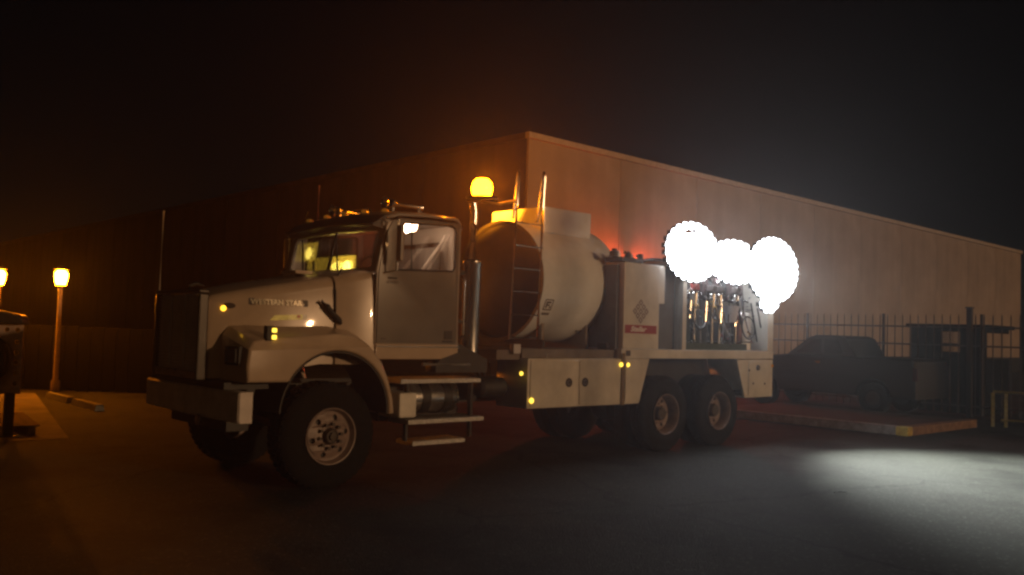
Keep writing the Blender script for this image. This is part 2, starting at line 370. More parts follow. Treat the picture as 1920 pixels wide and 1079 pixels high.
# kerb island
ki = empty('kerb_island', (12.0, -.8, 0), 'low raised kerb island with worn orange paint and yellow corner on the right', 'kerb')
obj('kerb_stone', bx(11.62, 11.82, -.78, 3.6, 0, .17, bev=.02), CONC, ki, 'plain grey concrete kerb stone')
obj('kerb_stone', bx(11.82, 15.0, -1.0, -.8, 0, .17, bev=.02), KERBO, ki, 'worn orange painted kerb stone')
obj('kerb_corner', bx(11.60, 11.818, -1.02, -.782, 0, .175, bev=.03), YELP, ki, 'yellow painted kerb corner')
obj('infill', bx(11.822, 15.0, -.798, 3.6, 0, .15), mat('dark_infill', (.05, .05, .045), .9, noise=.4, bump=.3), ki)

# yellow pipe barrier
yb = empty('pipe_barrier', (15.6, -1.2, 0), 'yellow pipe guard rail at the right edge of the yard', 'barrier')
c = obj('post', cyl(NB(), (15.6, -1.1, 0), (15.6, -1.1, .72), .035, 12), YELP, yb, smooth=True)
inst(c, (.12, -.22, 0)); inst(c, (.75, -1.4, 0)); inst(c, (1.5, -2.8, 0))
dr = Vector((.75, -1.4, 0))*2.2
obj('rail', tube(NB(), [Vector((15.6, -1.1, .74)), Vector((15.6, -1.1, .74))+dr], .03, 10), YELP, yb, smooth=True)
obj('rail', tube(NB(), [Vector((15.68, -1.24, .14)), Vector((15.68, -1.24, .14))+dr], .028, 10), YELP, yb, smooth=True)

# left side: board fence, lantern posts, wheel stops, pallet, hose reel stand
bf = empty('board_fence', (1.2, 14.5, 0), 'low dark board fence behind the glowing lamp posts', 'fence')
d = Vector((2.3, -2.1, 0)).normalized(); nrm = Vector((-d.y, d.x, 0)); st = Vector((-3.4, 18.2, 0))
q = NB(); box(q, 0, .29, 0, .03, .02, 1.5, bev=.006)
for w in q.verts: w.co = st + d*w.co.x + nrm*w.co.y + Vector((0, 0, w.co.z))
bd = obj('board', q, BOARD, bf)
for i in range(1, 30): inst(bd, d*(.3*i) + Vector((0, 0, random.uniform(-.015, .015))))
q = NB(); box(q, 0, 9, .035, .08, 1.2, 1.3); box(q, 0, 9, .035, .08, .3, .4)
for w in q.verts: w.co = st + d*w.co.x + nrm*w.co.y + Vector((0, 0, w.co.z))
obj('rail', q, BOARD, bf)

LP1 = (1.0, 13.62, 0)
lp = empty('lamp_post', LP1, 'lit amber lamp post, right one of the two at the left edge', 'lamp post', 'amber lamp posts at the left edge')
x, y, _ = LP1
obj('shaft', lathe(NB(), LP1, (0, 0, 1), [(0, 0), (.09, 0), (.09, .25), (.055, .3), (.045, 2.38), (.08, 2.4), (.08, 2.44), (0, 2.44)], 14), POSTM, lp, smooth=True)
obj('lantern', lathe(NB(), (x, y, 2.44), (0, 0, 1), [(0, .0), (.1, .0), (.13, .12), (.14, .26), (.09, .33), (0, .34)], 20), SODL, lp, 'glowing amber lantern glass', smooth=True)
obj('lantern_cap', lathe(NB(), (x, y, 2.782), (0, 0, 1), [(0, 0), (.17, 0), (.16, .03), (.03, .1), (0, .1)], 20), BLACK, lp, smooth=True)
lp2 = copy_thing(lp, (-1.05, .95, -.04), label='lit amber lamp post cut by the left edge of the photo', cat='lamp post', group='amber lamp posts at the left edge')

q = plate([(-7, 5.5), (-1.05, 5.3), (.55, 13.4), (-4, 17.4), (-7, 18)], [], (0, 0, 0), (1, 0, 0), (0, 1, 0), .016)
setp(obj('lit_ground_pad', q, mat('lit_ground_tone', (.22, .19, .15), .9, noise=.4, nscale=2, bump=.3)), kind='structure')  # pale sheet cut to the outline of the lamp-lit ground
ws = empty('wheel_stop', (.5, 11.4, 0), 'pale wheel stop near the foot of the lamp post, farther one', 'wheel stop', 'concrete wheel stops')
q = NB()
for k, (xx, zz) in enumerate(((-.09, 0), (-.06, .12), (.06, .12), (.09, 0))): pass
q = sect_loft([[(.52+a, yy, z) for a, z in ((-.09, 0), (-.06, .12), (.06, .12), (.09, 0))] for yy in (10.75, 12.2)])
obj('concrete_bar', q, CONC, ws)
copy_thing(ws, (0, -1.75, 0), label='pale wheel stop in the dark yard left of the truck, nearer one', cat='wheel stop', group='concrete wheel stops')

pa = empty('wooden_pallet', (-1.8, 7.0, 0), 'wooden slatted pallet lying in amber light at the left edge', 'pallet')
sl = obj('slat', bx(-3.9, -1.25, 6.0, 6.13, .115, .14, bev=.004), WOOD, pa)
for i in range(1, 9): inst(sl, (i*.03, i*.235, 0))
br = obj('bearer', bx(-3.9, -3.8, 6.0, 8.05, .0, .113), WOOD, pa)
inst(br, (1.25, 0, 0)); inst(br, (2.5, 0, 0))

hr = empty('hose_reel_stand', (-1.72, 5.9, 0), 'dark hose reel with pale perforated plate on a post at the left edge', 'hose reel')
obj('post', bx(-1.75, -1.63, 5.84, 5.96, 0, .62, bev=.01), BLACK, hr)
obj('base_plate', bx(-1.82, -1.56, 5.78, 6.02, 0, .02), BLACK, hr)
hc = Vector((-1.95, 6.35, 1.08)); ax = Vector((-.52, -.85, 0)).normalized(); sx_ = Vector((.85, -.52, 0))
q = NB(); lathe(q, hc, ax, [(0, 0), (.36, 0), (.37, .02), (.36, .04), (.2, .045), (.2, .2), (.36, .205), (.37, .22), (.36, .24), (.08, .25), (0, .25)], 30)
obj('reel_drum', q, BLACK, hr, smooth=True)
hl = [circ(-.42+.14*i, .43, .035, 10) for i in range(7)] + [circ(.42, .1+.15*j, .04, 10) for j in range(-3, 2)]
obj('perforated_plate', plate([(-.55, -.5), (.5, -.5), (.5, .5), (-.55, .5)], hl, hc - ax*.03, tuple(sx_), (0, 0, 1), .012), PERF, hr)
obj('hood', plate([(-.6, 0), (.55, 0), (.5, .12), (.1, .2), (-.6, .2)], [], hc + Vector((0, 0, .52)) , tuple(sx_), (0, 0, 1), .3, .02), BLACK, hr)

def street_lamp(x, y, lab, es):
    e_ = empty('street_lamp', (x, y, 0), lab, 'street lamp', 'street lamps behind the photographer')
    obj('pole', lathe(NB(), (x, y, 0), (0, 0, 1), [(0, 0), (.14, 0), (.14, .3), (.09, .35), (.06, 6.4), (0, 6.4)], 12), STEEL, e_)
    obj('arm', tube(NB(), [(x, y, 6.3), (x, y+.6, 6.6), (x, y+1.2, 6.65)], .04, 8), STEEL, e_)
    obj('lamp_head', bx(x-.2, x+.2, y+1.1, y+1.9, 6.64, 6.80, bev=.03), BLACK, e_)
    obj('lamp_lens', lathe(NB(), (x, y+1.5, 6.638), (0, .35, -1), [(0, -.02), (.17, -.02), (.16, .08), (.08, .14), (0, .16)], 18), mat('lit_street_lens_%d' % es, (.9, .6, .2), .3, emit=(1, .5, .16), es=es), e_)
    return e_
street_lamp(9.5, -24, 'amber street lamp on a tall pole behind the photographer, right one', 300)
street_lamp(-22, -14, 'unseen amber street lamp far to the left, placed to light the grille', 380)  # unseen lamp placed here for its light on grille and bumper
tg = obj('twig', tube(NB(), [(4.62, -3.2, .012), (4.68, -3.24, .02), (4.78, -3.27, .012)], [.008, .007, .004], 6), BLACK)
setp(tg, 'small dark stick lying on the lit asphalt in the foreground', 'stick')

# ------------------------------------------------------------------ the service truck
T = empty('service_truck', (3.6, 1.22, 0), 'white lube service truck with tank, amber beacon and blazing work lights', 'truck')
def part(name, bm, m, label=None, parent=None, smooth=False, angle=35): return obj(name, bm, m, parent or T, label, smooth, angle)
def mir(bm):
    """mirror about the truck's centre line"""
    c = bm.copy()
    for w in c.verts: w.co.y = 2.44 - w.co.y
    bmesh.ops.reverse_faces(c, faces=c.faces[:]); return c

# chassis
q = NB()
for yy in (.80, 1.52): box(q, -1.0, 8.3, yy, yy+.09, .78, 1.06)
for xx in (-.6, .9, 2.2, 3.6, 5.0, 6.4, 7.9): box(q, xx, xx+.12, .892, 1.518, .84, 1.0)
part('chassis_frame', q, BLACK)
for xx in (0, 5.735, 7.105):
    ax_ = part('axle', cyl(NB(), (xx, .3, .56), (xx, 2.14, .56), .085, 14), BLACK, smooth=True)
    if xx: part('differential', lathe(NB(), (xx, 1.0, .58), (0, 1, 0), [(0, 0), (.2, .06), (.24, .22), (.2, .38), (0, .44)], 18), BLACK, parent=ax_, smooth=True)

# wheels
def lug_ring(par, cx, y, z, r, n, lr, ln):
    o = None
    for k in range(n):
        a = 2*math.pi*k/n + .15; px, pz = cx+r*math.cos(a), z+r*math.sin(a)
        if o is None: o = part('lug_nut', cyl(NB(), (px, y, pz), (px, y-ln, pz), lr, 8), DIRT, parent=par); p0 = (px, pz)
        else: inst(o, (px-p0[0], 0, pz-p0[1]), par)
def tyre_bm(cx, y0, w, s=1, R0=.555, ri=.292):
    q = NB(); pr = [(ri, 0.02), (ri+.03, .004), (ri+.1, -.006), (R0-.07, .0), (R0-.025, .02), (R0, .05), (R0, w-.05), (R0-.025, w-.02), (R0-.07, w), (ri+.1, w), (ri, w-.02)]
    lathe(q, (cx, y0, .555), (0, s, 0), pr, 56)
    return q
def tread(q, cx, y0, w, s):
    for k in range(44):
        a = 2*math.pi*k/44
        for j in range(3):
            a2 = a + (j % 2)*.07
            p = Vector((cx, 0, .555)) + Vector((math.cos(a2), 0, math.sin(a2)))*.560
            ya = y0 + s*(.05 + j*(w-.1)/3 + .01); yb = y0 + s*(.05 + (j+1)*(w-.1)/3 - .01)
            t = Vector((-math.sin(a2), 0, math.cos(a2)))*.027; nn = Vector((math.cos(a2), 0, math.sin(a2)))*.008
            vs_ = [q.verts.new(Vector((c.x, yy, c.z))) for yy in (ya, yb) for c in (p-t-nn, p+t-nn, p+t+nn, p-t+nn)]
            for f in ((0, 1, 2, 3), (7, 6, 5, 4), (0, 4, 5, 1), (1, 5, 6, 2), (2, 6, 7, 3), (3, 7, 4, 0)): q.faces.new([vs_[i] for i in f])
def wheel_front(cx, y0, s, label):
    q = tyre_bm(cx, y0, .38, s); tread(q, cx, y0, .38, s)
    wh_ = part('wheel', q, RUBBER, label, smooth=True, angle=30)
    # steel disc with hand holes, turned outwards
    q = NB(); lathe(q, (cx, y0, .555), (0, s, 0), [(.296, .0), (.300, -.004), (.300, -.012), (.288, -.01), (.277, .03), (.262, .06), (.245, .062)], 48)
    part('rim', q, RIM, parent=wh_, smooth=True)
    hol = [circ(.203*math.cos(R(a)), .203*math.sin(R(a)), .029, 12, ry=.029) for a in (12, 72, 132, 192, 252, 312)]
    q = plate(circ(0, 0, .247, 48), hol + [circ(0, 0, .085, 24)], (cx, y0+s*.055, .555), (1, 0, 0), (0, 0, 1), .012)
    for w in q.verts:
        r_ = math.hypot(w.co.x-cx, w.co.z-.555); w.co.y -= s*max(0, (.247-r_))*.36 if r_ > .17 else s*.03
    part('wheel_disc', q, RIM, parent=wh_, smooth=True, angle=50)
    q = lathe(NB(), (cx, y0+s*.05, .555), (0, -s, 0), [(0, -.02), (.238, -.02)], 32); part('brake_shadow_plate', q, BLACK, parent=wh_)
    lug_ring(wh_, cx, y0+s*.018, .555, .128, 10, .019, s*.035)
    q = lathe(NB(), (cx, y0+s*.05, .555), (0, -s, 0), [(.088, 0), (.088, .06), (.07, .09), (.062, .09), (.058, .078), (.04, .078), (.038, .105), (0, .108)], 24)
    part('hub', q, DIRT, parent=wh_, smooth=True)
def wheel_rear(cx, y0, s, label):
    q = tyre_bm(cx, y0, .27, s); tread(q, cx, y0, .27, s); 
    q2 = tyre_bm(cx, y0+s*.33, .27, s); add(q, q2)
    wh_ = part('wheel', q, RUBBER, label, smooth=True, angle=30)
    q = NB(); lathe(q, (cx, y0, .555), (0, s, 0), [(.298, .002), (.302, -.004), (.300, -.012), (.289, -.01), (.277, .02), (.262, .045), (.256, .12), (.245, .15), (.235, .155)], 48)
    part('rim', q, RIM, parent=wh_, smooth=True)
    hol = [circ(.2*math.cos(R(a)), .2*math.sin(R(a)), .028, 12) for a in (0, 36+24, 120, 180, 240, 300)]
    q = plate(circ(0, 0, .24, 48), hol + [circ(0, 0, .1, 24)], (cx, y0+s*.16, .555), (1, 0, 0), (0, 0, 1), .012)
    for w in q.verts:
        r_ = math.hypot(w.co.x-cx, w.co.z-.555); w.co.y += s*max(0, (.24-r_))*.25
    part('wheel_disc', q, RIM, parent=wh_, smooth=True, angle=50)
    q = lathe(NB(), (cx, y0+s*.2, .555), (0, s, 0), [(0, 0), (.24, 0)], 32); part('brake_shadow_plate', q, BLACK, parent=wh_)
    lug_ring(wh_, cx, y0+s*.19, .555, .142, 10, .018, s*.03)
    q = lathe(NB(), (cx, y0+s*.2, .555), (0, -s, 0), [(.105, 0), (.105, .05), (.098, .12), (.085, .135), (.05, .14), (0, .142)], 24)
    part('hub', q, DIRT, parent=wh_, smooth=True)
wheel_front(0, .02, 1, 'near front steering wheel with a pale ten-nut disc')
wheel_front(0, 2.42, -1, 'far front steering wheel')
for cx, n in ((5.735, 'forward rear axle'), (7.105, 'rearmost axle')):
    wheel_rear(cx, .04, 1, 'near dual wheel with deep pale rim, ' + n); wheel_rear(cx, 2.40, -1, 'far dual wheel, ' + n)

# hood: loft of rounded sections from grille to cowl
def hood_sec(x, yn, zt, zb, rad, crown):
    pts = []; cy_ = 1.22; hw = cy_-yn
    half = [(yn-.0, zb), (yn+.005, zb+(zt-zb)*.35), (yn+.03, zb+(zt-zb)*.7), (yn+.055, zt-rad*1.1)]
    for k in range(7):
        a = math.pi - k/6*math.pi/2
        half.append((yn+.055+rad + rad*math.cos(a), zt-rad*1.1+rad*math.sin(a)))
    half += [(cy_-hw*.5, zt+crown*.4-rad*.1), (cy_, zt+crown-rad*.1)]
    pts = [(x, a, b) for a, b in half] + [(x, 2.44-a, b) for a, b in half[-2::-1]]
    return pts
hs = [(-1.12, .66, 1.98, 1.14, .10, .03), (-1.05, .60, 2.02, 1.14, .11, .03), (-.9, .52, 2.06, 1.16, .12, .04), (-.6, .42, 2.13, 1.2, .13, .045), (-.3, .36, 2.19, 1.25, .13, .045), (0, .32, 2.25, 1.3, .13, .045), (.155, .305, 2.28, 1.3, .13, .045)]
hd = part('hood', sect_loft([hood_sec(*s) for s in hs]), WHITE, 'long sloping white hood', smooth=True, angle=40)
hs2 = [(.175, .285, 2.29, 1.3, .13, .045), (.3, .24, 2.32, 1.3, .12, .04), (.55, .17, 2.37, 1.3, .10, .03), (.60, .165, 2.37, 1.3, .10, .03)]
part('cowl', sect_loft([hood_sec(*s) for s in hs2]), WHITE, smooth=True, angle=40)
# hood seam and latch
part('hood_seam', tube(NB(), [(.165, .335, 1.62), (.165, .31, 1.9), (.165, .325, 2.08), (.175, .37, 2.2), (.26, .41, 2.31), (.34, .5, 2.36)], .012, 6), BLACK, smooth=True)
part('hood_latch', tube(NB(), [(-.02, .30, 1.98), (.04, .28, 1.93), (.10, .27, 1.86), (.19, .27, 1.78), (.22, .27, 1.74)], [.026, .036, .03, .036, .02], 8), BLACK, 'black rubber hood latch', smooth=True)
def onhood(xv, z):   # near side surface y of the hood at x (approx)
    for a, b in zip(hs, hs[1:]):
        if a[0] <= xv <= b[0]:
            t = (xv-a[0])/(b[0]-a[0]); yn = a[1]+(b[1]-a[1])*t; zt = a[2]+(b[2]-a[2])*t; zb = a[3]+(b[3]-a[3])*t
            s = (z-zb)/(zt-zb); return yn + (0 if s < .35 else .03*(s-.35)/.35 if s < .7 else .03+.025*(s-.7)/.17)
    return .32
def drape(bm, off):
    for w in bm.verts: w.co.y = onhood(w.co.x, w.co.z) - off + (w.co.y)
    return bm
q = text('WESTERN STAR', (-.735, 0, 1.922), (1, 0, 0), (0, 0, 1), .076, .008, sx=.93, space=1.05, bold=.003)
part('hood_lettering', drape(q, .008), mat('bright_lettering', (.85, .78, .62), .25, metal=.3), 'raised chrome lettering along the hood side', parent=hd)
part('hood_lettering_base', drape(sideplate(rrect(-.75, -.14, 1.912, 1.985, .01, 2), [], 0, .004), .002), DARKP, parent=hd)
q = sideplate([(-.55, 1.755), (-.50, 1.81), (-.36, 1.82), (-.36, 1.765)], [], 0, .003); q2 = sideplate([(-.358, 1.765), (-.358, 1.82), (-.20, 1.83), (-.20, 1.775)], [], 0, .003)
add(q, q2); part('yellow_patch', drape(q, .004), PATCHY, 'yellow patch on the hood side', parent=hd)  # yellow patch, with an orange spot and a white end below
part('patch_spot', drape(sideplate(circ(-.245, 1.806, .02, 12, ry=.018), [], 0, .003), .008), PATCHO, parent=hd)
q = drape(sideplate([(-.20, 1.775), (-.20, 1.83), (-.15, 1.832), (-.15, 1.778)], [], 0, .003), .004); part('patch_end', q, WHITEP, parent=hd)
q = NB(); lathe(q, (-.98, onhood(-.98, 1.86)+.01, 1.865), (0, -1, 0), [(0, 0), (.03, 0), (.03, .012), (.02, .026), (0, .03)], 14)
part('hood_glint', q, AMBER_GLINT, 'glowing amber dot for a reflection near the hood front', parent=hd, smooth=True)  # glowing dot stands for a lamp reflected in the paint
part('glint_base', drape(sideplate(circ(-.93, 1.895, .055, 16, ry=.03), [], 0, .006), .003), DARKP, parent=hd)  # dark oval beside the glowing dot
part('hood_ornament', tube(NB(), [(-1.1, 1.22, 2.04), (-1.1, 1.22, 2.10), (-1.02, 1.22, 2.13), (-.94, 1.22, 2.11)], [.03, .018, .02, .006], 8), CHROME, parent=hd, smooth=True)
part('air_intake', bx(-.1, .12, .75, 1.1, 2.29, 2.33, bev=.015), WHITE, parent=hd)

# fenders with an open arch
ARC = circ(.05, .79, .665, 30, 150, -2)      # arch from front to rear
outer = [(-.97, 1.13), (-.985, 1.30), (-.97, 1.46), (-.90, 1.545), (-.75, 1.575), (-.3, 1.61), (.05, 1.64), (.3, 1.62), (.46, 1.52), (.60, 1.34), (.70, 1.14), (.765, .94), (.79, .76), (.715, .76)]
arch = [p for p in ARC[::-1] if p[1] > .77]
poly = outer + arch + [(-.53, 1.13)]
def fender(mirror):
    q = sideplate(poly, [], .29, .58, .03)
    for w in q.verts:
        if w.co.x < -.5: w.co.x -= .06*max(0, w.co.y)*min(1, (-w.co.x-.5)/.4)
        t = max(0, min(1, (w.co.z-1.5)/.12))
        if w.co.z > 1.45 and w.co.y > .1: w.co.z += .14*min(1, (w.co.y)/.4)
        if w.co.y < .1 and w.co.z > 1.5: w.co.y += .05
    return mir(q) if mirror else q
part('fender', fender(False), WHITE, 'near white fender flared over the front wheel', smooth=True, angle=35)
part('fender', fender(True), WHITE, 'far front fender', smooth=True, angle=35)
for s in (0, 1):
    q = sideplate([(p[0], p[1]) for p in circ(.05, .79, .66, 28, 178, -2)] + [(p[0], p[1]) for p in circ(.05, .79, .645, 28, -2, 178)], [], .33, .62)
    part('wheel_arch_liner', mir(q) if s else q, BLACK, smooth=True)
# front clips: headlight bay
for s in (0, 1):
    q = NB(); box(q, -.06, .06, -.15, .15, -.10, .10, bev=.03)
    rotm = Matrix.Rotation(R(4), 4, 'Z')
    for w in q.verts: w.co = Vector((-.975, .27, 1.39)) + rotm @ w.co
    h = part('headlight', mir(q) if s else q, BLACK, 'unlit rectangular headlight in a black bezel')
    q = NB(); box(q, -.012, .012, -.11, .11, -.07, .07, bev=.01)
    for w in q.verts: w.co = Vector((-.975, .27, 1.39)) + rotm @ (w.co + Vector((-.062, 0, 0)))
    part('lens', mir(q) if s else q, mat('headlight_glass', (.25, .25, .26), .06, metal=.7), parent=h)
    q = bx(-.78, -.70, .02, .10, 1.55, 1.70, bev=.008)
    tl = part('turn_signal', mir(q) if s else q, BLACK, 'black turn signal box with two amber cells glowing as reflections' if not s else None)
    for zz in (1.585, 1.655):
        q = bx(-.725, -.675, .012, .035, zz-.021, zz+.021, bev=.008); part('glint_cell', mir(q) if s else q, AMBERY, parent=tl)  # glowing cells stand for reflections on the fender
q = lathe(NB(), (-.47, .02, 1.26), (0, -1, 0), [(0, 0), (.014, 0), (.012, .012), (0, .015)], 12); part('fender_glint', q, AMBERY)  # glowing dot painted as a reflection on the fender edge

# grille
gr = part('grille', bx(-1.185, -1.13, .665, 1.775, 1.13, 2.0, bev=.02), GRILLE, 'tall dark mesh grille divided by chrome bars')
q = NB(); box(q, -1.235, -1.13, .62, .664, 1.12, 2.01, bev=.015); box(q, -1.235, -1.13, 1.776, 1.82, 1.12, 2.01, bev=.015)
box(q, -1.24, -1.13, .62, 1.82, 2.012, 2.05, bev=.012); part('grille_surround', q, mat('dark_surround', (.05, .045, .04), .3, metal=.6), parent=gr)
gbar = part('grille_bar', bx(-1.215, -1.187, 1.02, 1.034, 1.22, 2.0, bev=.004), CHROME, parent=gr)
inst(gbar, (0, .38, 0))
part('grille_lower_band', bx(-1.22, -1.187, .67, 1.77, 1.13, 1.21, bev=.01), DCHROME, parent=gr)
sl_ = part('grille_slat', bx(-1.20, -1.186, .67, 1.018, 1.235, 1.247), GRILLE, parent=gr)
for k in range(1, 22):
    inst(sl_, (0, 0, k*.035), gr)
for k in range(22):
    inst(sl_, (0, .37, k*.035), gr); inst(sl_, (0, .745, k*.035), gr)

# bumper
def plan(poly, z0, z1, bev=.01): return plate(poly, [], (0, 0, (z0+z1)/2), (1, 0, 0), (0, 1, 0), z1-z0, bev)
bp_out = [(-.90, .0), (-1.035, .0), (-1.09, .5), (-1.12, 1.22), (-1.09, 1.94), (-1.035, 2.44), (-.90, 2.44), (-.90, 2.40), (-1.0, 2.40), (-1.05, 1.9), (-1.05, .54), (-1.0, .04), (-.90, .04)]
def brow(yy, xf): return [(xf+.12, yy, .735), (xf, yy, .735), (xf-.012, yy, .76), (xf-.012, yy, 1.02), (xf, yy, 1.04), (xf+.12, yy, 1.04)]
bmp = part('bumper', sect_loft([brow(yy, xf) for yy, xf in ((0, -1.03), (.02, -1.045), (.6, -1.07), (1.22, -1.09), (1.84, -1.07), (2.42, -1.045), (2.44, -1.03))]), mat('bumper_paint', (.62, .56, .52), .4, noise=.25, nscale=5), 'wide pale front bumper')
part('fog_lamp', lathe(NB(), (-1.04, .84, .70), (-1, 0, 0), [(0, 0), (.05, 0), (.06, .06), (.05, .07), (0, .075)], 14), DCHROME, parent=bmp, smooth=True)
part('bumper_infill', bx(-1.1, -.62, .25, 2.19, 1.05, 1.12), BLACK)
part('underbody_panel', bx(-.94, -.7, .5, 1.94, .60, .95), BLACK)

# cab: plates for sides, roof, rear, windscreen
cabx0, cabx1, cz0, cz1 = .56, 1.78, 1.42, 3.02
side = [(.585, 1.53), (.585, 2.34), (.66, 2.80), (.74, 2.97), (.84, 3.03), (1.72, 3.06), (1.77, 3.0), (1.78, 1.60), (1.78, 1.53)]
winh = rrect(.90, 1.67, 2.40, 2.915, .05, 4)
winh = [(.84, 2.40), (.84, 2.44)] + [(.87, 2.86), (.92, 2.915)] + circ(1.62, 2.88, .05, 4, 80, 0) + [(1.68, 2.45)] + circ(1.63, 2.42, .04, 3, 0, -90)
winh = [(.85, 2.385), (.88, 2.87), (.93, 2.915), (1.60, 2.955), (1.655, 2.93), (1.67, 2.89), (1.67, 2.46), (1.65, 2.425), (1.60, 2.41)]
CB = NB()
for s in (0, 1):
    q = sideplate(side, [winh], .165, .03, .004); add(CB, mir(q) if s else q)
box(CB, 1.745, 1.78, .182, 2.258, 1.53, 2.30); box(CB, 1.745, 1.78, .182, .5, 2.303, 2.98); box(CB, 1.745, 1.78, 1.94, 2.258, 2.303, 2.98); box(CB, 1.745, 1.78, .502, 1.938, 2.8, 2.98)
# roof, crowned
rs = []
for x, z in ((.64, 2.94), (.72, 3.01), (.86, 3.05), (1.3, 3.08), (1.7, 3.08), (1.78, 3.0)):
    rs.append([(x, .15, z-.05), (x, .17, z-.015), (x, .26, z+.01), (x, .7, z+.035), (x, 1.22, z+.045), (x, 1.74, z+.035), (x, 2.18, z+.01), (x, 2.27, z-.015), (x, 2.29, z-.05)])
rf = NB(); top = [[rf.verts.new(p) for p in s] for s in rs]; bot = [[rf.verts.new((p[0], p[1], p[2]-.035)) for p in s] for s in rs]
for A, up in ((top, 1), (bot, 0)):
    for a, b in zip(A, A[1:]):
        for k in range(8): rf.faces.new((a[k], a[k+1], b[k+1], b[k]) if up else (a[k], b[k], b[k+1], a[k+1]))
for i in range(5):
    rf.faces.new((top[i][0], top[i+1][0], bot[i+1][0], bot[i][0])); rf.faces.new((top[i][8], bot[i][8], bot[i+1][8], top[i+1][8]))
for k in range(8): rf.faces.new((top[0][k], bot[0][k], bot[0][k+1], top[0][k+1])); rf.faces.new((top[5][k], top[5][k+1], bot[5][k+1], bot[5][k]))
cab = part('cab', CB, CABW, 'grey-white day cab with raked windscreen', smooth=True, angle=30)
part('roof', rf, CABW, parent=cab, smooth=True, angle=40)
# windscreen frame (slanted) with glass
O = Vector((.585, 0, 2.36)); Vv = Vector((.135, 0, .62)).normalized()
def ws(poly, holes, th, off=0, bev=0): return plate(poly, holes, O - Vector((Vv.z, 0, -Vv.x))*off, (0, -1, 0), tuple(Vv), th, bev)
wsh = [(-.27, .04), (-.25, .42), (-.30, .47), (-1.19, .50), (-2.14, .47), (-2.19, .42), (-2.17, .04), (-1.22, .01)]
part('windscreen_frame', ws([(-.15, -.02), (-.17, .60), (-2.27, .60), (-2.29, -.02)], [wsh], .035), CABW, parent=cab)
part('windscreen', ws([(-.26, .02), (-.24, .48), (-2.2, .48), (-2.18, .02)], [], .006), GLASS, parent=cab)
part('windscreen_pillar', ws([(-1.205, .0), (-1.205, .5), (-1.235, .5), (-1.235, .0)], [], .03), BLACK, parent=cab)
part('sun_visor', sect_loft([[(.70, yy, 2.83+k), (.53, yy, 2.86+k), (.52, yy, 2.875+k), (.70, yy, 3.0+k)] for yy, k in ((.18, 0), (.7, .03), (1.22, .045), (1.74, .03), (2.26, 0))]), mat('dark_visor', (.10, .09, .085), .3, metal=.2), 'dark sun visor above the windscreen', parent=cab)
wp = part('wiper', tube(NB(), [(.56, .95, 2.36), (.60, 1.05, 2.58), (.645, 1.15, 2.80)], .011, 6), BLACK, parent=cab)
inst(wp, (0, .82, 0), cab)
part('window_glass', sideplate(winh, [], .165, .006), GLASS, parent=cab)
part('window_glass', mir(sideplate(winh, [], .165, .006)), GLASS, parent=cab)
# near door with its own skin
dw = [(x*1.0, z) for x, z in winh]
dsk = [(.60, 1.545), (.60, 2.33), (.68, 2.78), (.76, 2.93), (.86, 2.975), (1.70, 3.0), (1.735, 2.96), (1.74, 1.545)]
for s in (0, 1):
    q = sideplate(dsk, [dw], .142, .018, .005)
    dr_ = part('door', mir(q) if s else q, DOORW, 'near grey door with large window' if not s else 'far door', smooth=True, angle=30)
    q = bx(.72, .84, .118, .131, 2.27, 2.29, bev=.004); part('door_handle', mir(q) if s else q, BLACK, parent=dr_)
    q = tube(NB(), [(.845, .128, 2.44), (.875, .128, 2.87), (.93, .128, 2.92), (1.60, .128, 2.96), (1.66, .128, 2.93), (1.675, .128, 2.89), (1.675, .128, 2.46), (1.64, .128, 2.415), (.85, .128, 2.38)], .012, 6)
    part('window_seal', mir(q) if s else q, BLACK, parent=dr_, smooth=True)
    q = cyl(NB(), (1.035, .127, 2.40), (1.02, .127, 2.915), .012, 8); part('vent_window_bar', mir(q) if s else q, BLACK, parent=dr_)
    q = tube(NB(), [(1.80, .13, 1.62), (1.80, .08, 1.66), (1.80, .08, 2.30), (1.80, .13, 2.34)], .013, 8); part('grab_handle', mir(q) if s else q, CHROME, smooth=True)
    # mirror
    q = tube(NB(), [(.66, .13, 2.95), (.72, -.04, 2.93), (.72, -.04, 2.36), (.66, .13, 2.33)], .012, 8)
    m_ = part('mirror', mir(q) if s else q, CHROME, smooth=True)
    q = bx(.70, .745, -.13, -.03, 2.46, 2.86, bev=.015); part('mirror_head', mir(q) if s else q, CABW, parent=m_)
door = [o for o in T.children if o.name.startswith('door')][0]
part('door_number', text('4900', (.69, .1295, 2.215), (1, 0, 0), (0, 0, 1), .055, .004, shear=.25, sx=1.5), DARKP, 'small dark number on the door', parent=door)
part('door_vent', bx(1.55, 1.67, .126, .134, 1.60, 1.70, bev=.003), BLACK, parent=door); part('door_step_badge', bx(1.53, 1.68, .126, .134, 1.565, 1.582), BLACK, parent=door)
part('door_reflector', bx(.66, .72, .126, .134, 1.585, 1.60), DARKP, parent=door)
# sill below the door
part('sill', sideplate([(.60, 1.36), (.60, 1.535), (1.78, 1.535), (1.78, 1.44), (1.52, 1.36)], [], .22, .16, .012), WHITE, 'pale sill under the door')
part('sill_trim', bx(.60, 1.78, .118, .138, 1.50, 1.515), CHROME)
part('cab_floor', bx(.62, 1.74, .2, 2.24, 1.50, 1.56), TRIM)
part('firewall', bx(.60, .64, .2, 2.24, 1.56, 2.32), TRIM)
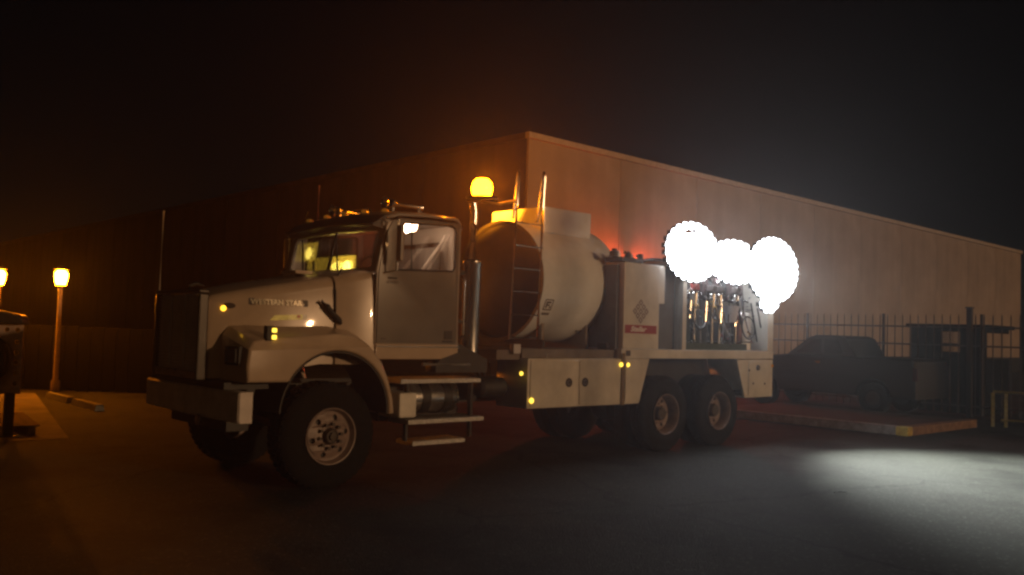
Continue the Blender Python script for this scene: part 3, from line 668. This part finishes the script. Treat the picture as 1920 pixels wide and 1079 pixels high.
# interior
part('dashboard', bx(.66, .95, .24, 2.2, 2.0, 2.34, bev=.05), TRIM)
q = lathe(NB(), (1.0, .68, 2.35), (-.7, 0, .7), [(.2, -.015), (.215, 0), (.2, .015), (.185, 0), (.2, -.015)], 24); cyl(q, (1.0, .68, 2.35), (.8, .68, 2.2), .03, 8); box(q, .995, 1.01, .5, .86, 2.34, 2.36)
part('steering_wheel', q, BLACK, smooth=True)
for yy in (.42, 1.5):
    q = NB(); box(q, 1.12, 1.62, yy, yy+.5, 1.95, 2.1, bev=.04); q2 = NB(); box(q2, 1.5, 1.64, yy, yy+.5, 2.08, 2.72, bev=.05)
    for w in q2.verts: w.co.x += (w.co.z-2.1)*.12
    add(q, q2); se = part('seat', q, SEATM, smooth=True)
    part('seat_base', bx(1.2, 1.55, yy+.1, yy+.4, 1.56, 1.95), BLACK, parent=se)
part('seat_belt', tube(NB(), [(1.69, .36, 2.86), (1.60, .38, 2.70), (1.44, .44, 2.45), (1.36, .5, 2.2)], .018, 6), mat('pale_belt', (.6, .55, .5), .6))
part('headliner', bx(.86, 1.74, .2, 2.24, 2.985, 3.0), LINER)
part('cab_dome_lamp', lathe(NB(), (1.14, .40, 2.984), (0, 0, -1), [(0, 0), (.06, 0), (.085, .05), (.07, .11), (0, .14)], 18), DOME, 'lit warm dome lamp inside the cab', smooth=True)
# far side: yellow lamp behind the far window
part('far_exhaust_stack', cyl(NB(), (1.93, 2.62, 1.6), (1.93, 2.62, 3.2), .09, 18), mat('stack_lamplight_tone', (.55, .36, .14), .4, metal=.2), smooth=True)  # amber light of the lamp put into the steel's colour
fl = part('far_work_lamp', bx(1.66, 1.70, 2.34, 2.98, 2.44, 2.70, bev=.01), WRKYD, 'lit yellow lamp seen through the far cab window')
part('lens', lathe(NB(), (1.655, 2.52, 2.55), (-1, 0, 0), [(0, 0), (.085, 0), (.07, .02), (0, .03)], 20), WRKY, parent=fl, smooth=True)
part('lamp_hood', bx(1.62, 1.70, 2.34, 2.98, 2.705, 2.96, bev=.01), BLIND, parent=fl)
part('lamp_bracket', box(bx(1.70, 1.78, 2.6, 2.66, 2.2, 2.9), 1.70, 1.78, 2.28, 2.6, 2.2, 2.25), BLACK, parent=fl)

# roof gear: marker lamps, twin horns, antennas
for i, yy in enumerate((.36, .79, 1.22, 1.65, 2.08)):
    z = 3.055 + (.01 if i in (0, 4) else .03)
    q = lathe(NB(), (.80, yy, z-.01), (0, 0, 1), [(0, 0), (.035, 0), (.032, .025), (.015, .04), (0, .042)], 14)
    for w in q.verts: w.co.x = .80 + (w.co.x-.80)*1.5
    part('roof_marker_lamp', q, AMBERD, smooth=True)
for yy in (.52, 1.70):
    q = NB(); lathe(q, (1.45, yy, 3.19), (-1, 0, 0), [(0, 0), (.03, .0), (.02, .04), (.022, .3), (.035, .45), (.07, .55), (.075, .56), (.06, .55), (.02, .45), (0, .44)], 18)
    box(q, 1.0, 1.03, yy-.015, yy+.015, 3.08, 3.19); box(q, 1.38, 1.41, yy-.015, yy+.015, 3.08, 3.19); part('air_horn', q, CHROME, smooth=True)
    part('spot_lamp', lathe(NB(), (.95, yy-.14, 3.17), (-1, 0, .1), [(0, 0), (.04, 0), (.055, .04), (.055, .06), (0, .065)], 14), CHROME, smooth=True)
part('roof_rail', tube(NB(), [(.9, .8, 3.10), (.9, .85, 3.15), (.9, 1.6, 3.15), (.9, 1.65, 3.10)], .008, 6), CHROME)
part('antenna', tube(NB(), [(.9, 2.06, 3.08), (.9, 2.06, 3.55)], .012, 6), mat('red_brown_mast', (.25, .1, .07), .5))
part('antenna', tube(NB(), [(.78, 2.24, 3.02), (.86, 2.26, 3.22)], .006, 6), CHROME)
part('antenna', tube(NB(), [(-1.05, 2.2, 2.0), (-1.05, 2.2, 2.9), (-1.05, 2.2, 3.0)], [.01, .008, .014], 6), STEEL)
part('antenna', cyl(NB(), (1.5, .35, 3.08), (1.5, .35, 3.16), .006, 6), CHROME)
part('clearance_lamp', bx(1.74, 1.80, .3, .34, 3.07, 3.1, bev=.006), AMBERD)

# steps, battery box, fuel tank
def step(x0, x1, z, y0=-.02, y1=.40):
    q = bx(x0, x1, y0, y1, z-.05, z, bev=.008)
    for k in range(int((x1-x0)/.05)):
        box(q, x0+.02+k*.05, x0+.035+k*.05, y0+.02, y1-.02, z+.0005, z+.008)
    return part('step', q, ALU)
step(.86, 2.04, 1.14, .0, .5); step(.97, 2.09, .68); step(1.07, 1.84, .43, .02, .35)
for xx in (1.02, 1.97): part('step_bracket', bx(xx, xx+.03, .1, .16, .43, 1.09), BLACK)
part('battery_box', bx(.89, 1.13, .05, .5, .70, .985, bev=.03), mat('battery_box_alu', (.72, .70, .64), .4, noise=.2, nscale=6), 'pale battery box between the steps')
q = lathe(NB(), (1.2, .42, .90), (1, 0, 0), [(0, 0), (.17, .0), (.185, .02), (.19, .05), (.19, .66), (.185, .69), (.17, .71), (0, .72)], 36)
ft = part('fuel_tank', q, CHROME, 'small chrome cylindrical tank under the cab', smooth=True)
st_ = part('tank_strap', lathe(NB(), (1.35, .42, .90), (1, 0, 0), [(.192, 0), (.2, .0), (.2, .12), (.192, .12), (.192, 0)], 30), BLACK, parent=ft, smooth=True)
inst(st_, (.33, 0, 0), ft)
part('under_step_tank', bx(.9, 2.1, .5, .78, .62, 1.06, bev=.04), BLACK)
part('air_tank', lathe(NB(), (2.25, .35, 1.0), (1, 0, 0), [(0, 0), (.1, .02), (.13, .06), (.13, .42), (.1, .46), (0, .48)], 20), BLACK, smooth=True)
q = NB(); 
for k in range(4): tube(q, bez((2.2+k*.12, .45, 1.3), (2.75, .4+.05*k, 1.1), .15+.04*k), .014, 6)
part('air_hose', q, RUBBERD, smooth=True)
part('black_rear_fairing', sideplate([(1.50, 1.30), (1.82, 1.56), (2.3, 1.36), (2.3, 1.2), (1.5, 1.2)], [], .3, .2), BLACK)
part('frame_rail_cover', tube(NB(), [(1.3, .2, 1.30), (2.02, .2, 1.29)], .02, 8), STEEL)

# exhaust stack with perforated guard
q = lathe(NB(), (2.14, .36, 1.40), (0, 0, 1), [(0, 0), (.115, 0), (.125, .01), (.125, .03), (.118, .035), (.118, 1.13), (.125, 1.14), (.125, 1.18), (.1, 1.2), (0, 1.2)], 32)
ex = part('exhaust_stack', q, CHROME, 'tall chrome exhaust stack beside the cab', smooth=True)
q = tube(NB(), [(2.14, .36, 2.6), (2.14, .36, 3.05), (2.145, .36, 3.22), (2.12, .37, 3.32)], [.052, .052, .05, .055], 20); part('exhaust_pipe', q, CHROME, parent=ex, smooth=True)
part('stack_bracket', box(bx(1.80, 2.02, .34, .38, 1.8, 1.85), 1.80, 2.02, .34, .38, 2.4, 2.45), BLACK, parent=ex)
part('stack_base', lathe(NB(), (2.14, .36, 1.28), (0, 0, 1), [(0, 0), (.14, 0), (.14, .11), (0, .115)], 20), BLACK, parent=ex)

# ladder at the tank front
lad = part('ladder', tube(NB(), [(2.70, .24, 1.62), (2.76, .24, 3.35), (2.78, .24, 3.74), (2.80, .26, 3.80), (2.83, .30, 3.82), (2.86, .36, 3.76), (2.86, .42, 3.2)], .019, 10), CHROME, 'tall chrome ladder in front of the tank', smooth=True)
part('ladder_rail', tube(NB(), [(3.20, .24, 1.62), (3.23, .24, 3.35), (3.25, .24, 3.80), (3.27, .28, 3.86), (3.30, .34, 3.80), (3.30, .42, 3.2)], .019, 10), CHROME, parent=lad, smooth=True)
rg = part('rung', cyl(NB(), (2.70, .24, 1.64), (3.20, .24, 1.64), .012, 8), CHROME, parent=lad)
for k in range(1, 6): inst(rg, (.011*k, 0, .30*k), lad)

# product tank
tc = Vector((0, 1.22, 2.43)); RY, RZ = .92, .855
def tank_shell():
    q = lathe(NB(), (3.34, 1.22, 2.43), (1, 0, 0), [(.90, .0), (.905, .012), (.90, .03), (.90, 1.52), (.905, 1.545), (.89, 1.56), (.8, 1.60), (.6, 1.66), (.3, 1.70), (0, 1.71)], 72)
    for w in q.verts: w.co.y = 1.22+(w.co.y-1.22)*RY/.9; w.co.z = 2.43+(w.co.z-2.43)*RZ/.9
    return q
tk = part('tank', tank_shell(), TANKW, 'large pale cylindrical tank lying along the truck', smooth=True, angle=50)
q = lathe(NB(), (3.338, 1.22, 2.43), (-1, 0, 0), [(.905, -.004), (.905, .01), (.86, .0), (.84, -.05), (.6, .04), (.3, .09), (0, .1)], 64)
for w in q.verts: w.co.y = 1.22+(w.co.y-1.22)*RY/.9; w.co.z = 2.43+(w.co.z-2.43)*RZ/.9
part('tank_head', q, HEADD, 'front end of the tank, shade put into its colour', parent=tk, smooth=True)
part('hatch_box', bx(3.67, 4.64, .66, 1.78, 3.12, 3.49, bev=.02), TANKW, 'pale box hatch on top of the tank', parent=tk)
hb = part('hatch_lid', lathe(NB(), (4.15, 1.22, 3.491), (0, 0, 1), [(0, 0), (.25, 0), (.25, .04), (0, .05)], 24), STEEL, parent=tk)
def tank_surf(z): 
    t = (z-2.43)/RZ; return 1.22 - RY*math.sqrt(max(0, 1-t*t))
def tdrape(bm, off):
    for w in bm.verts: w.co.y = tank_surf(w.co.z) - off + w.co.y
    return bm
for outer, holes in ((rrect(3.44, 3.60, 2.02, 2.17, .01, 2), [rrect(3.455, 3.585, 2.035, 2.155, .005, 2)]),):
    q = sideplate(outer, holes, 0, .003)
    for a in ([3.475, 3.50, 2.05, 2.14], [3.502, 3.56, 2.115, 2.14], [3.502, 3.545, 2.08, 2.1], [3.545, 3.57, 2.05, 2.075]):
        add(q, sideplate([(a[0], a[2]), (a[1], a[2]), (a[1], a[3]), (a[0], a[3])], [], 0, .003))
    for k in range(5): add(q, sideplate(rrect(3.455+k*.03, 3.475+k*.03, 1.955, 1.99, .003, 2), [], 0, .003))
    part('tank_decal', tdrape(q, .003), DARKP, 'small dark square warning decal', parent=tk)
part('sample_valve', tdrape(tube(NB(), [(4.35, -.02, 1.75), (4.42, -.05, 1.76), (4.45, -.02, 1.72)], .012, 6), 0), DARKP, parent=tk)
for xx in (3.6, 4.5):
    q = yz_plate([(.55, 1.50), (1.89, 1.50), (1.89, 1.95)] + [(1.22+.86*math.sin(R(a)), 2.43-.80*math.cos(R(a))) for a in range(45, -50, -10)] + [(.55, 1.95)], [], xx, .06); part('tank_saddle', q, CABW, parent=tk)
# deck under tank and behind the cab
part('tank_deck', bx(2.82, 4.62, .12, 2.32, 1.385, 1.5), mat('deck_grey', (.16, .14, .13), .6, noise=.3, nscale=5), 'grey deck carrying the tank')
part('platform', bx(2.40, 2.80, .14, 2.30, 1.36, 1.48), mat('deck_grey2', (.14, .11, .10), .6, noise=.3, nscale=5))
part('junction_box', bx(2.62, 2.74, .06, .135, 1.44, 1.56, bev=.008), GREYP)
part('deck_bulkhead', bx(3.36, 3.40, .3, 2.1, 1.5, 1.62), BLACK)
q = NB(); 
for k in range(3): lathe(q, (4.55, .25+.05*k, 1.55+.0*k), (1, 0, 0), [(0, 0), (.05, 0), (.05, .08+.02*k), (0, .1+.02*k)], 12)
part('deck_valve', q, DARKP, smooth=True)
part('deck_rail_stub', cyl(NB(), (3.18, .03, 1.385), (3.18, .03, 1.44), .01, 8), STEEL)

# beacon on an arm from the ladder
bc = part('beacon', lathe(NB(), (2.24, .34, 3.41), (0, 0, 1), [(0, 0), (.10, 0), (.125, .04), (.135, .11), (.12, .18), (.08, .225), (0, .24)], 24), BEAC, 'lit amber rotating beacon above the exhaust', smooth=True)
part('beacon_shade_base', lathe(NB(), (2.24, .34, 3.365), (0, 0, 1), [(0, 0), (.20, 0), (.21, .035), (.20, .035), (.10, .042), (0, .043)], 24), BLACK, parent=bc)  # base widened into a tray that keeps light off the tank front
part('beacon_arm', tube(NB(), [(2.24, .34, 3.355), (2.5, .30, 3.35), (2.77, .25, 3.42)], .02, 8), YELP, parent=bc)

# tool box along the side
tb = part('tool_box', sideplate([(2.82, .74), (2.82, 1.382), (5.265, 1.382), (5.04, .74)], [], .30, .60, .012), WHITE2, 'long pale side tool box')
def skin(poly, name, lab=None, par=None, m=WHITE2): return part(name, sideplate(poly, [], -.008, .014, .004), m, lab, par)
skin([(2.86, .77), (2.86, 1.355), (3.745, 1.355), (3.745, .77)], 'tool_box_door', None, tb)
skin([(3.775, .77), (3.775, 1.355), (4.59, 1.355), (4.59, .77)], 'tool_box_door', None, tb)
skin([(4.72, .77), (4.72, 1.355), (5.22, 1.355), (5.03, .77)], 'end_panel', None, tb)
part('tie_strap', bx(4.625, 4.69, -.022, -.001, .73, 1.46, bev=.003), mat('ochre_strap', (.16, .11, .06), .7, noise=.3), parent=tb)
for xx in (3.56, 3.875):
    l_ = part('door_latch', lathe(NB(), (xx, -.015, 1.065), (0, -1, 0), [(0, 0), (.062, 0), (.062, .006), (.05, .006), (.045, .001), (0, .001)], 24), DARKP, parent=tb, smooth=True)
    part('latch_ring', lathe(NB(), (xx, -.017, 1.065), (0, -1, 0), [(.03, 0), (.034, .004), (.03, .008), (.024, .004), (.03, 0)], 20), DCHROME, parent=tb, smooth=True)
def marker(x, z, y=-.015, m=AMBERY, r=.026, name='side_marker_lamp'):
    q = lathe(NB(), (x, y, z), (0, -1, 0), [(0, 0), (r, 0), (r*.95, .012), (r*.5, .022), (0, .024)], 16); return part(name, q, m, smooth=True)
marker(2.88, .845, r=.034); marker(4.60, 1.30, -.024, r=.030); marker(4.76, 1.295, r=.027); marker(2.72, 1.19, .02, r=.026)
# rear side box
rb = part('rear_box', sideplate([(7.53, 1.372), (8.60, 1.372), (8.60, .745), (7.765, .745)], [], .30, .60, .012), WHITE2, 'pale rear corner box')
skin([(7.85, .78), (7.85, 1.345), (8.57, 1.345), (8.57, .78)], 'rear_box_door', None, rb)
part('door_latch', lathe(NB(), (8.11, -.015, 1.24), (0, -1, 0), [(0, 0), (.05, 0), (.045, .02), (0, .02)], 16), DARKP, parent=rb)
for xx, zz in ((7.98, .98), (8.33, .97), (7.86, 1.2)): part('hinge_bolt', lathe(NB(), (xx, -.014, zz), (0, -1, 0), [(0, 0), (.02, 0), (.015, .012), (0, .014)], 10), DARKP, parent=rb)
marker(8.55, 1.27, -.015, AMBERD, .025)
part('mud_guard', box(box(bx(5.3, 7.5, .62, .66, 1.0, 1.36), 5.1, 5.14, .05, .62, .78, 1.36), 7.72, 7.76, .05, .62, .78, 1.36), BLACK)
# deck edge strip, bay floor
part('deck_edge', bx(4.63, 8.60, -.005, .08, 1.386, 1.52, bev=.008), WHITE2, 'pale deck edge strip')
part('bay_floor', bx(4.63, 8.60, .082, 2.36, 1.386, 1.515), CABW)

# cabinet with logo and banner
cb = part('cabinet', bx(4.66, 5.46, .0, 2.44, 1.523, 2.76, bev=.012), WHITE2, 'tall pale cabinet behind the tank')
part('cabinet_step_panel', bx(5.462, 5.60, .02, .6, 2.2, 2.76), WHITE2, parent=cb)
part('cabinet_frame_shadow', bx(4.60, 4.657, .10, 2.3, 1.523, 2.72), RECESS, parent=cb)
cx, cz = 5.03, 2.065
q = NB(); dd = .064
for i in range(-2, 3):
    for j in range(-2, 3):
        if abs(i)+abs(j) in (0, 2):
            px, pz = cx+i*dd*1.0, cz+j*dd*1.0
            hsz = .050
            hl = [[(px-.024, pz), (px, pz+.024), (px+.024, pz), (px, pz-.024)]]
            add(q, sideplate([(px-hsz, pz), (px, pz-hsz), (px+hsz, pz), (px, pz+hsz)], hl, -.0025 - .001*((i+j) % 2), .002))
part('diamond_logo', q, mat('brown_logo', (.17, .12, .11), .5), 'brown diamond-shaped logo', parent=cb)
bn = part('name_banner', bx(4.69, 5.40, -.006, -.001, 1.745, 1.865), REDP, 'red banner with white lettering', parent=cb)
q = text('Stellar', (4.80, -.009, 1.775), (1, 0, 0), (0, 0, 1), .10, .003, shear=.35, sx=1.35, bold=.002)
part('banner_lettering', q, WHITEP, parent=cb)
part('tow_hook', bx(4.72, 4.80, -.03, -.006, 1.42, 1.50, bev=.01), DARKP)
# valves and reel on the cabinet top
q = NB(); box(q, 4.62, 5.1, .02, .35, 2.77, 2.83)
tp = part('hydraulic_manifold', q, DARKP, 'dark hydraulic fittings on the cabinet top')
for k, (xx, yy, rr_) in enumerate(((4.56, .12, .07), (4.72, .2, .055), (4.86, .12, .05), (4.98, .2, .06), (5.12, .1, .04))):
    part('valve_body', lathe(NB(), (xx, yy, 2.83), (0, 0, 1), [(0, 0), (rr_, 0), (rr_, .07), (rr_*.6, .08), (rr_*.6, .11-.01*k), (0, .12-.01*k)], 12), DCHROME if k % 2 else DARKP, parent=tp, smooth=True)
part('fitting', lathe(NB(), (4.66, .03, 2.89), (0, -1, 0), [(0, 0), (.018, 0), (.018, .03), (0, .032)], 8), CHROME, parent=tp); part('fitting', lathe(NB(), (4.92, .02, 2.86), (0, -1, 0), [(0, 0), (.02, 0), (.02, .03), (0, .032)], 8), CHROME, parent=tp)
q = NB(); tube(q, bez((5.1, .1, 2.8), (6.0, .1, 2.80), -.06), .02, 8); tube(q, bez((5.2, .2, 2.8), (6.0, .3, 2.85), -.04), .015, 8)
part('top_hose', q, RUBBERD, smooth=True)
# recessed dark compartment
part('recess_panel', bx(5.47, 6.03, .16, .20, 1.523, 2.75), RECESS, 'dark recessed panel beside the pump bay')
part('recess_louvre', bx(5.49, 5.62, .12, .158, 1.56, 2.18, bev=.005), BLACK)
# bay: posts, roof, inner panels
part('bay_post', bx(6.035, 6.13, .0, .09, 1.523, 2.80, bev=.006), WHITE2, 'pale front post of the pump bay')
part('bay_post', bx(8.42, 8.60, .0, .09, 1.523, 2.80, bev=.006), WHITE2, 'pale rear post of the pump bay')
part('bay_roof', bx(5.62, 8.62, .0, 2.44, 2.803, 2.86, bev=.006), WHITE2)
part('bay_back_panel', bx(6.035, 8.6, 1.5, 1.54, 1.523, 2.80), mat('bay_back', (.25, .25, .26), .5, noise=.3))
part('bay_end_panel', bx(8.555, 8.598, .095, 1.498, 1.523, 2.80), WHITE2)
part('bay_divider', bx(6.035, 6.08, .095, 1.498, 1.523, 2.80), WHITE2)
# drip tray and rail
part('drip_tray', box(bx(6.18, 7.95, .12, .8, 1.523, 1.56), 6.18, 7.95, .10, .118, 1.523, 1.63), GREENF, 'dark green drip tray')
q = NB(); cyl(q, (6.14, .08, 1.66), (8.0, .08, 1.66), .014, 8); cyl(q, (6.14, .08, 1.55), (6.14, .08, 2.2), .012, 8); part('bay_rail', q, CHROME)
# three product tanks with domed necks
for xx, wd, m in ((6.24, .34, DGREEN), (6.64, .40, DGREEN), (7.42, .28, BLACK)):
    t_ = part('product_tank', bx(xx, xx+wd, .24, .9, 1.565, 2.16, bev=.04), m, smooth=True)
    part('filler_neck', lathe(NB(), (xx+wd/2, .34, 2.16), (0, 0, 1), [(0, 0), (.06, 0), (.06, .05), (.04, .06), (0, .06)], 14), BRASS, parent=t_, smooth=True)
# pumps: piston pumps with chrome tubes
for xx in (6.17, 6.6, 7.08, 7.28, 7.75):
    pm_ = part('air_pump', lathe(NB(), (xx, .2, 2.2), (0, 0, 1), [(0, -.62), (.02, -.62), (.02, -.03), (.045, 0), (.045, .09), (.055, .1), (.055, .22), (.04, .24), (0, .25)], 16), CHROME, smooth=True)
    part('pump_collar', lathe(NB(), (xx, .2, 2.21), (0, 0, 1), [(.047, 0), (.06, 0), (.06, .03), (.047, .03)], 14), BRASS if xx < 7.2 else DARKP, parent=pm_)
    part('pump_motor', bx(xx-.06, xx+.06, .14, .27, 2.46, 2.56, bev=.015), REDH if xx < 6.8 else DARKP, parent=pm_)
# hose reels under the roof
for k, xx in enumerate((6.42, 6.78, 7.14, 7.5, 7.86)):
    rl = part('hose_reel', lathe(NB(), (xx, .55, 2.55), (1, 0, 0), [(0, 0), (.22, 0), (.225, .008), (.22, .016), (.09, .018), (.09, .28), (.22, .282), (.225, .29), (.22, .298), (0, .3)], 26), mat('dark_reel', (.10, .07, .07), .35, metal=.5), smooth=True)
    q = NB()
    for j in range(6):
        lathe(q, (xx+.04+j*.045, .55, 2.55), (1, 0, 0), [(.13, 0), (.15, .02), (.17, .022), (.15, .04), (.13, .022), (.13, 0)], 20)
    part('wound_hose', q, RUBBERD, parent=rl, smooth=True)
    part('hose_nozzle', tube(NB(), [(xx+.12, .28, 2.42), (xx+.14, .22, 2.36), (xx+.2, .16, 2.33)], .018, 8), CHROME, parent=rl, smooth=True)
# dangling hoses
random.seed(3)
for k in range(12):
    xa = 6.2+k*.19; xb = xa+random.uniform(.1, .5)
    q = tube(NB(), bez((xa, random.uniform(.12, .25), random.uniform(2.0, 2.4)), (min(xb, 8.4), random.uniform(.12, .3), random.uniform(1.6, 2.1)), random.uniform(.05, .35), 12, (0, -.03, 0)), random.choice((.01, .014, .018)), 8)
    part('hanging_hose', q, RUBBERD if k % 3 else mat('grey_hose', (.3, .3, .32), .35), smooth=True)
for k in range(6):
    xx = 6.3 + k*.3 + random.uniform(-.08, .08); zz = random.uniform(1.75, 2.35)
    part('gauge', lathe(NB(), (xx, .19, zz), (0, -1, 0), [(0, 0), (.035, 0), (.035, .03), (.028, .03), (.026, .024), (0, .024)], 16), CHROME, smooth=True)
q = tube(NB(), [(7.30, .15, 1.6), (7.30, .13, 1.95)], .016, 8); part('sight_tube', q, mat('white_tube', (.8, .8, .82), .3), smooth=True)
for k in range(46):
    xx = random.uniform(6.2, 8.3); zz = random.uniform(1.62, 2.62); yy = random.uniform(.10, .3); L = random.uniform(.02, .09); dv = Vector((random.uniform(-1, 1), random.uniform(-.5, .1), random.uniform(-1, 1))).normalized()
    part('pipe_fitting', cyl(NB(), Vector((xx, yy, zz)), Vector((xx, yy, zz))+dv*L, random.choice((.008, .012, .018)), 8), random.choice((CHROME, CHROME, BRASS, REDH, STEEL, DARKP)), smooth=True)
for k in range(9):
    xx = 6.25+k*.21
    part('drop_pipe', tube(NB(), [(xx, .22, 2.7), (xx+.02, .18, 2.3), (xx-.02, .17, random.uniform(1.8, 2.1))], .011, 8), CHROME if k % 2 else DARKP, smooth=True)
# grey pail funnel and side pieces
part('funnel_pail', lathe(NB(), (7.62, .22, 1.98), (0, 0, 1), [(0, 0), (.10, 0), (.15, .26), (.155, .27), (.145, .27), (.1, .02), (0, .02)], 24), GREYP, 'grey plastic pail in the pump bay', smooth=True)
part('filter_housing', lathe(NB(), (7.95, .3, 1.6), (0, 0, 1), [(0, 0), (.09, 0), (.09, .42), (.1, .43), (.1, .5), (0, .52)], 20), mat('dark_red_filter', (.12, .03, .03), .4), smooth=True)
part('white_can', lathe(NB(), (8.18, .35, 1.53), (0, 0, 1), [(0, 0), (.15, 0), (.15, .6), (.13, .63), (0, .64)], 24), WHITEP, smooth=True)
q = lathe(NB(), (8.05, .14, 1.9), (0, -1, .1), [(.19, -.014), (.204, 0), (.19, .014), (.176, 0), (.19, -.014)], 30); part('coiled_hose', q, RUBBERD, smooth=True)
part('shelf_bracket', box(bx(7.9, 8.4, .3, .8, 2.2, 2.22), 7.9, 7.92, .3, .8, 2.0, 2.2), DCHROME)

# LED work lights, heads added until they fill the glare: on a rail above the bay, lenses outward and a little down
part('light_bar', box(box(bx(5.9, 8.95, -.02, .03, 2.865, 2.90), 6.0, 6.04, -.02, .02, 2.9, 3.32), 8.6, 8.64, -.02, .02, 2.9, 3.2), BLACK, 'black bar carrying the work lights')
WL0 = None
def work_glare_head(x, z, tilt=2, y=-.055, rad=.0655):
    global WL0, WL1
    rot = Matrix.Rotation(R(tilt), 4, 'X')
    if WL0 is None:
        q = lathe(NB(), (0, 0, 0), (0, 1, 0), [(0, 0), (rad, 0), (rad, .03), (rad-.03, .07), (.02, .08), (0, .08)], 18)
        for k in range(4): box(q, -.035+k*.022, -.03+k*.022, .081, .10, -.035, .035)
        q.transform(rot); WL0 = part('work_glare_head', q, BLACK, 'small round LED head, one of many added to fill the glare')
        q = lathe(NB(), (0, -.001, 0), (0, -1, 0), [(0, 0), (rad-.004, 0), (rad-.012, .03), (rad-.03, .048), (0, .055)], 18); q.transform(rot); WL1 = part('lens', q, LED, parent=WL0)
        WL0.location = (x, y, z); return
    a = inst(WL0, (x, y, z), T); b = WL1.copy(); COL.objects.link(b); b.parent = a
spots = []
for cx_, cz_, rx, rz in ((6.16, 3.02, .60, .40), (8.46, 2.90, .70, .50), (7.30, 2.95, .66, .30), (8.34, 2.42, .24, .20)):
    for t in (1, .78):
        n_ = max(3, int(math.pi*(rx+rz)*t/.131))
        for k in range(n_):
            a = 2*math.pi*k/n_; p = (cx_+rx*t*math.cos(a), cz_+rz*t*math.sin(a))
            if all((p[0]-q_[0])**2+(p[1]-q_[1])**2 > .112**2 for q_ in spots): spots.append(p)
glare_lobes = ((6.16, 3.02, .60, .40), (8.46, 2.90, .70, .50), (7.30, 2.95, .66, .30), (8.34, 2.42, .24, .20))  # outline of the glare, filled with added heads
for md in (.122, .112, .102):
    for iz in range(0, 60):
        for ix in range(0, 150):
            p = (5.5+ix*.025, 2.2+iz*.022)
            if any(((p[0]-a)/c)**2+((p[1]-b_)/e)**2 < 1 for a, b_, c, e in glare_lobes) and all((p[0]-q_[0])**2+(p[1]-q_[1])**2 > md**2 for q_ in spots): spots.append(p)
for x, z in spots: work_glare_head(x, z)
q = bx(6.3, 8.3, .25, .33, 2.775, 2.80, bev=.004); part('bay_strip_lamp', q, mat('lit_strip_lens', (.9, .9, .9), .3, emit=(.9, .93, 1), es=45), 'lit strip lamp under the bay roof')
def lamp(name, kind, loc, energy, col, parent, target=None, size=.1, spot=None, blend=.5):
    l = bpy.data.lights.new(name, kind); l.energy = energy; l.color = col
    if kind != 'SUN': l.shadow_soft_size = size
    if spot: l.spot_size = R(spot); l.spot_blend = blend
    o = bpy.data.objects.new(name, l); COL.objects.link(o); attach(o, parent); o.location = loc; o.matrix_parent_inverse = Matrix.Translation(-Vector(parent.location))
    if target: o.rotation_euler = (Vector(loc)-Vector(target)).to_track_quat('Z', 'Y').to_euler()
    return o
q = lathe(NB(), (8.1, 1.75, 3.05), (.9, .45, .1), [(0, -.1), (.08, -.08), (.12, .03), (.12, .05), (0, .05)], 18); fw = part('work_glare_head', q, BLACK, 'added hidden lamp throwing a halo on the warehouse wall')  # unseen lamp added; its light on the wall stands for glare
part('lens', lathe(NB(), Vector((8.1, 1.75, 3.05))+Vector((.9, .45, .1)).normalized()*.052, (.9, .45, .1), [(0, 0), (.11, 0), (.10, .012), (0, .015)], 18), LED, parent=fw)
lamp('wall_halo_spot', 'SPOT', (8.25, 1.83, 3.07), 6000, (.86, .90, 1), fw, (30.0, 12.8, 5.0), .1, 40, 1.0)  # added spot that gives the wall its halo
lamp('beacon_bloom_spot', 'SPOT', (2.40, .50, 3.53), 4600, (1, .30, .01), T, (15.0, 15.5, 7.0), .06, 60, 1.0)  # added spot; orange on the wall stands for the beacon's bloom
GLARE_AIM = (-5.0, -8.6, 1.5)   # aim beside the camera for added spots whose haze glow stands for lens glare
for x, z, e in ((6.15, 3.02, 4000), (7.3, 2.95, 1100), (8.5, 2.85, 4400)):
    lamp('work_light_glare', 'SPOT', (x, -.26, z), e, (.92, .94, 1), T, GLARE_AIM, .1, 22, 1.0)
for x, y, par in ((1.0, 13.62, lp), (-.05, 14.57, lp2)):
    v_ = (Vector(GLARE_AIM)-Vector((x, y, 2.6))).normalized()
    lamp('lantern_glare', 'SPOT', tuple(Vector((x, y, 2.6))+v_*.2), 1100, (1, .24, .006), par, GLARE_AIM, .06, 22, 1.0)
lamp('beacon_glare', 'SPOT', (2.16, .16, 3.54), 5600, (1, .20, .004), T, GLARE_AIM, .08, 22, 1.0)
lamp('work_light_beam', 'SPOT', (8.60, -.16, 2.86), 9000, (.92, .98, .90), T, (7.9, -5.0, 0), .18, 84, 1.0)

# ------------------------------------------------------------------ haze
hz = obj('haze', bx(-30, 70, -27, 100, -1, 9.0), ASPH)
hm = bpy.data.materials.new('night_haze'); hm.use_nodes = True; n = hm.node_tree
for nd in list(n.nodes):
    if nd.type != 'OUTPUT_MATERIAL': n.nodes.remove(nd)
pv = n.nodes.new('ShaderNodeVolumePrincipled'); pv.inputs['Density'].default_value = .0004; pv.inputs['Color'].default_value = (.9, .9, .9, 1); pv.inputs['Anisotropy'].default_value = 0.72
n.links.new(pv.outputs[0], n.nodes['Material Output'].inputs['Volume'])
hz.data.materials[0] = hm; hz['kind'] = 'stuff'
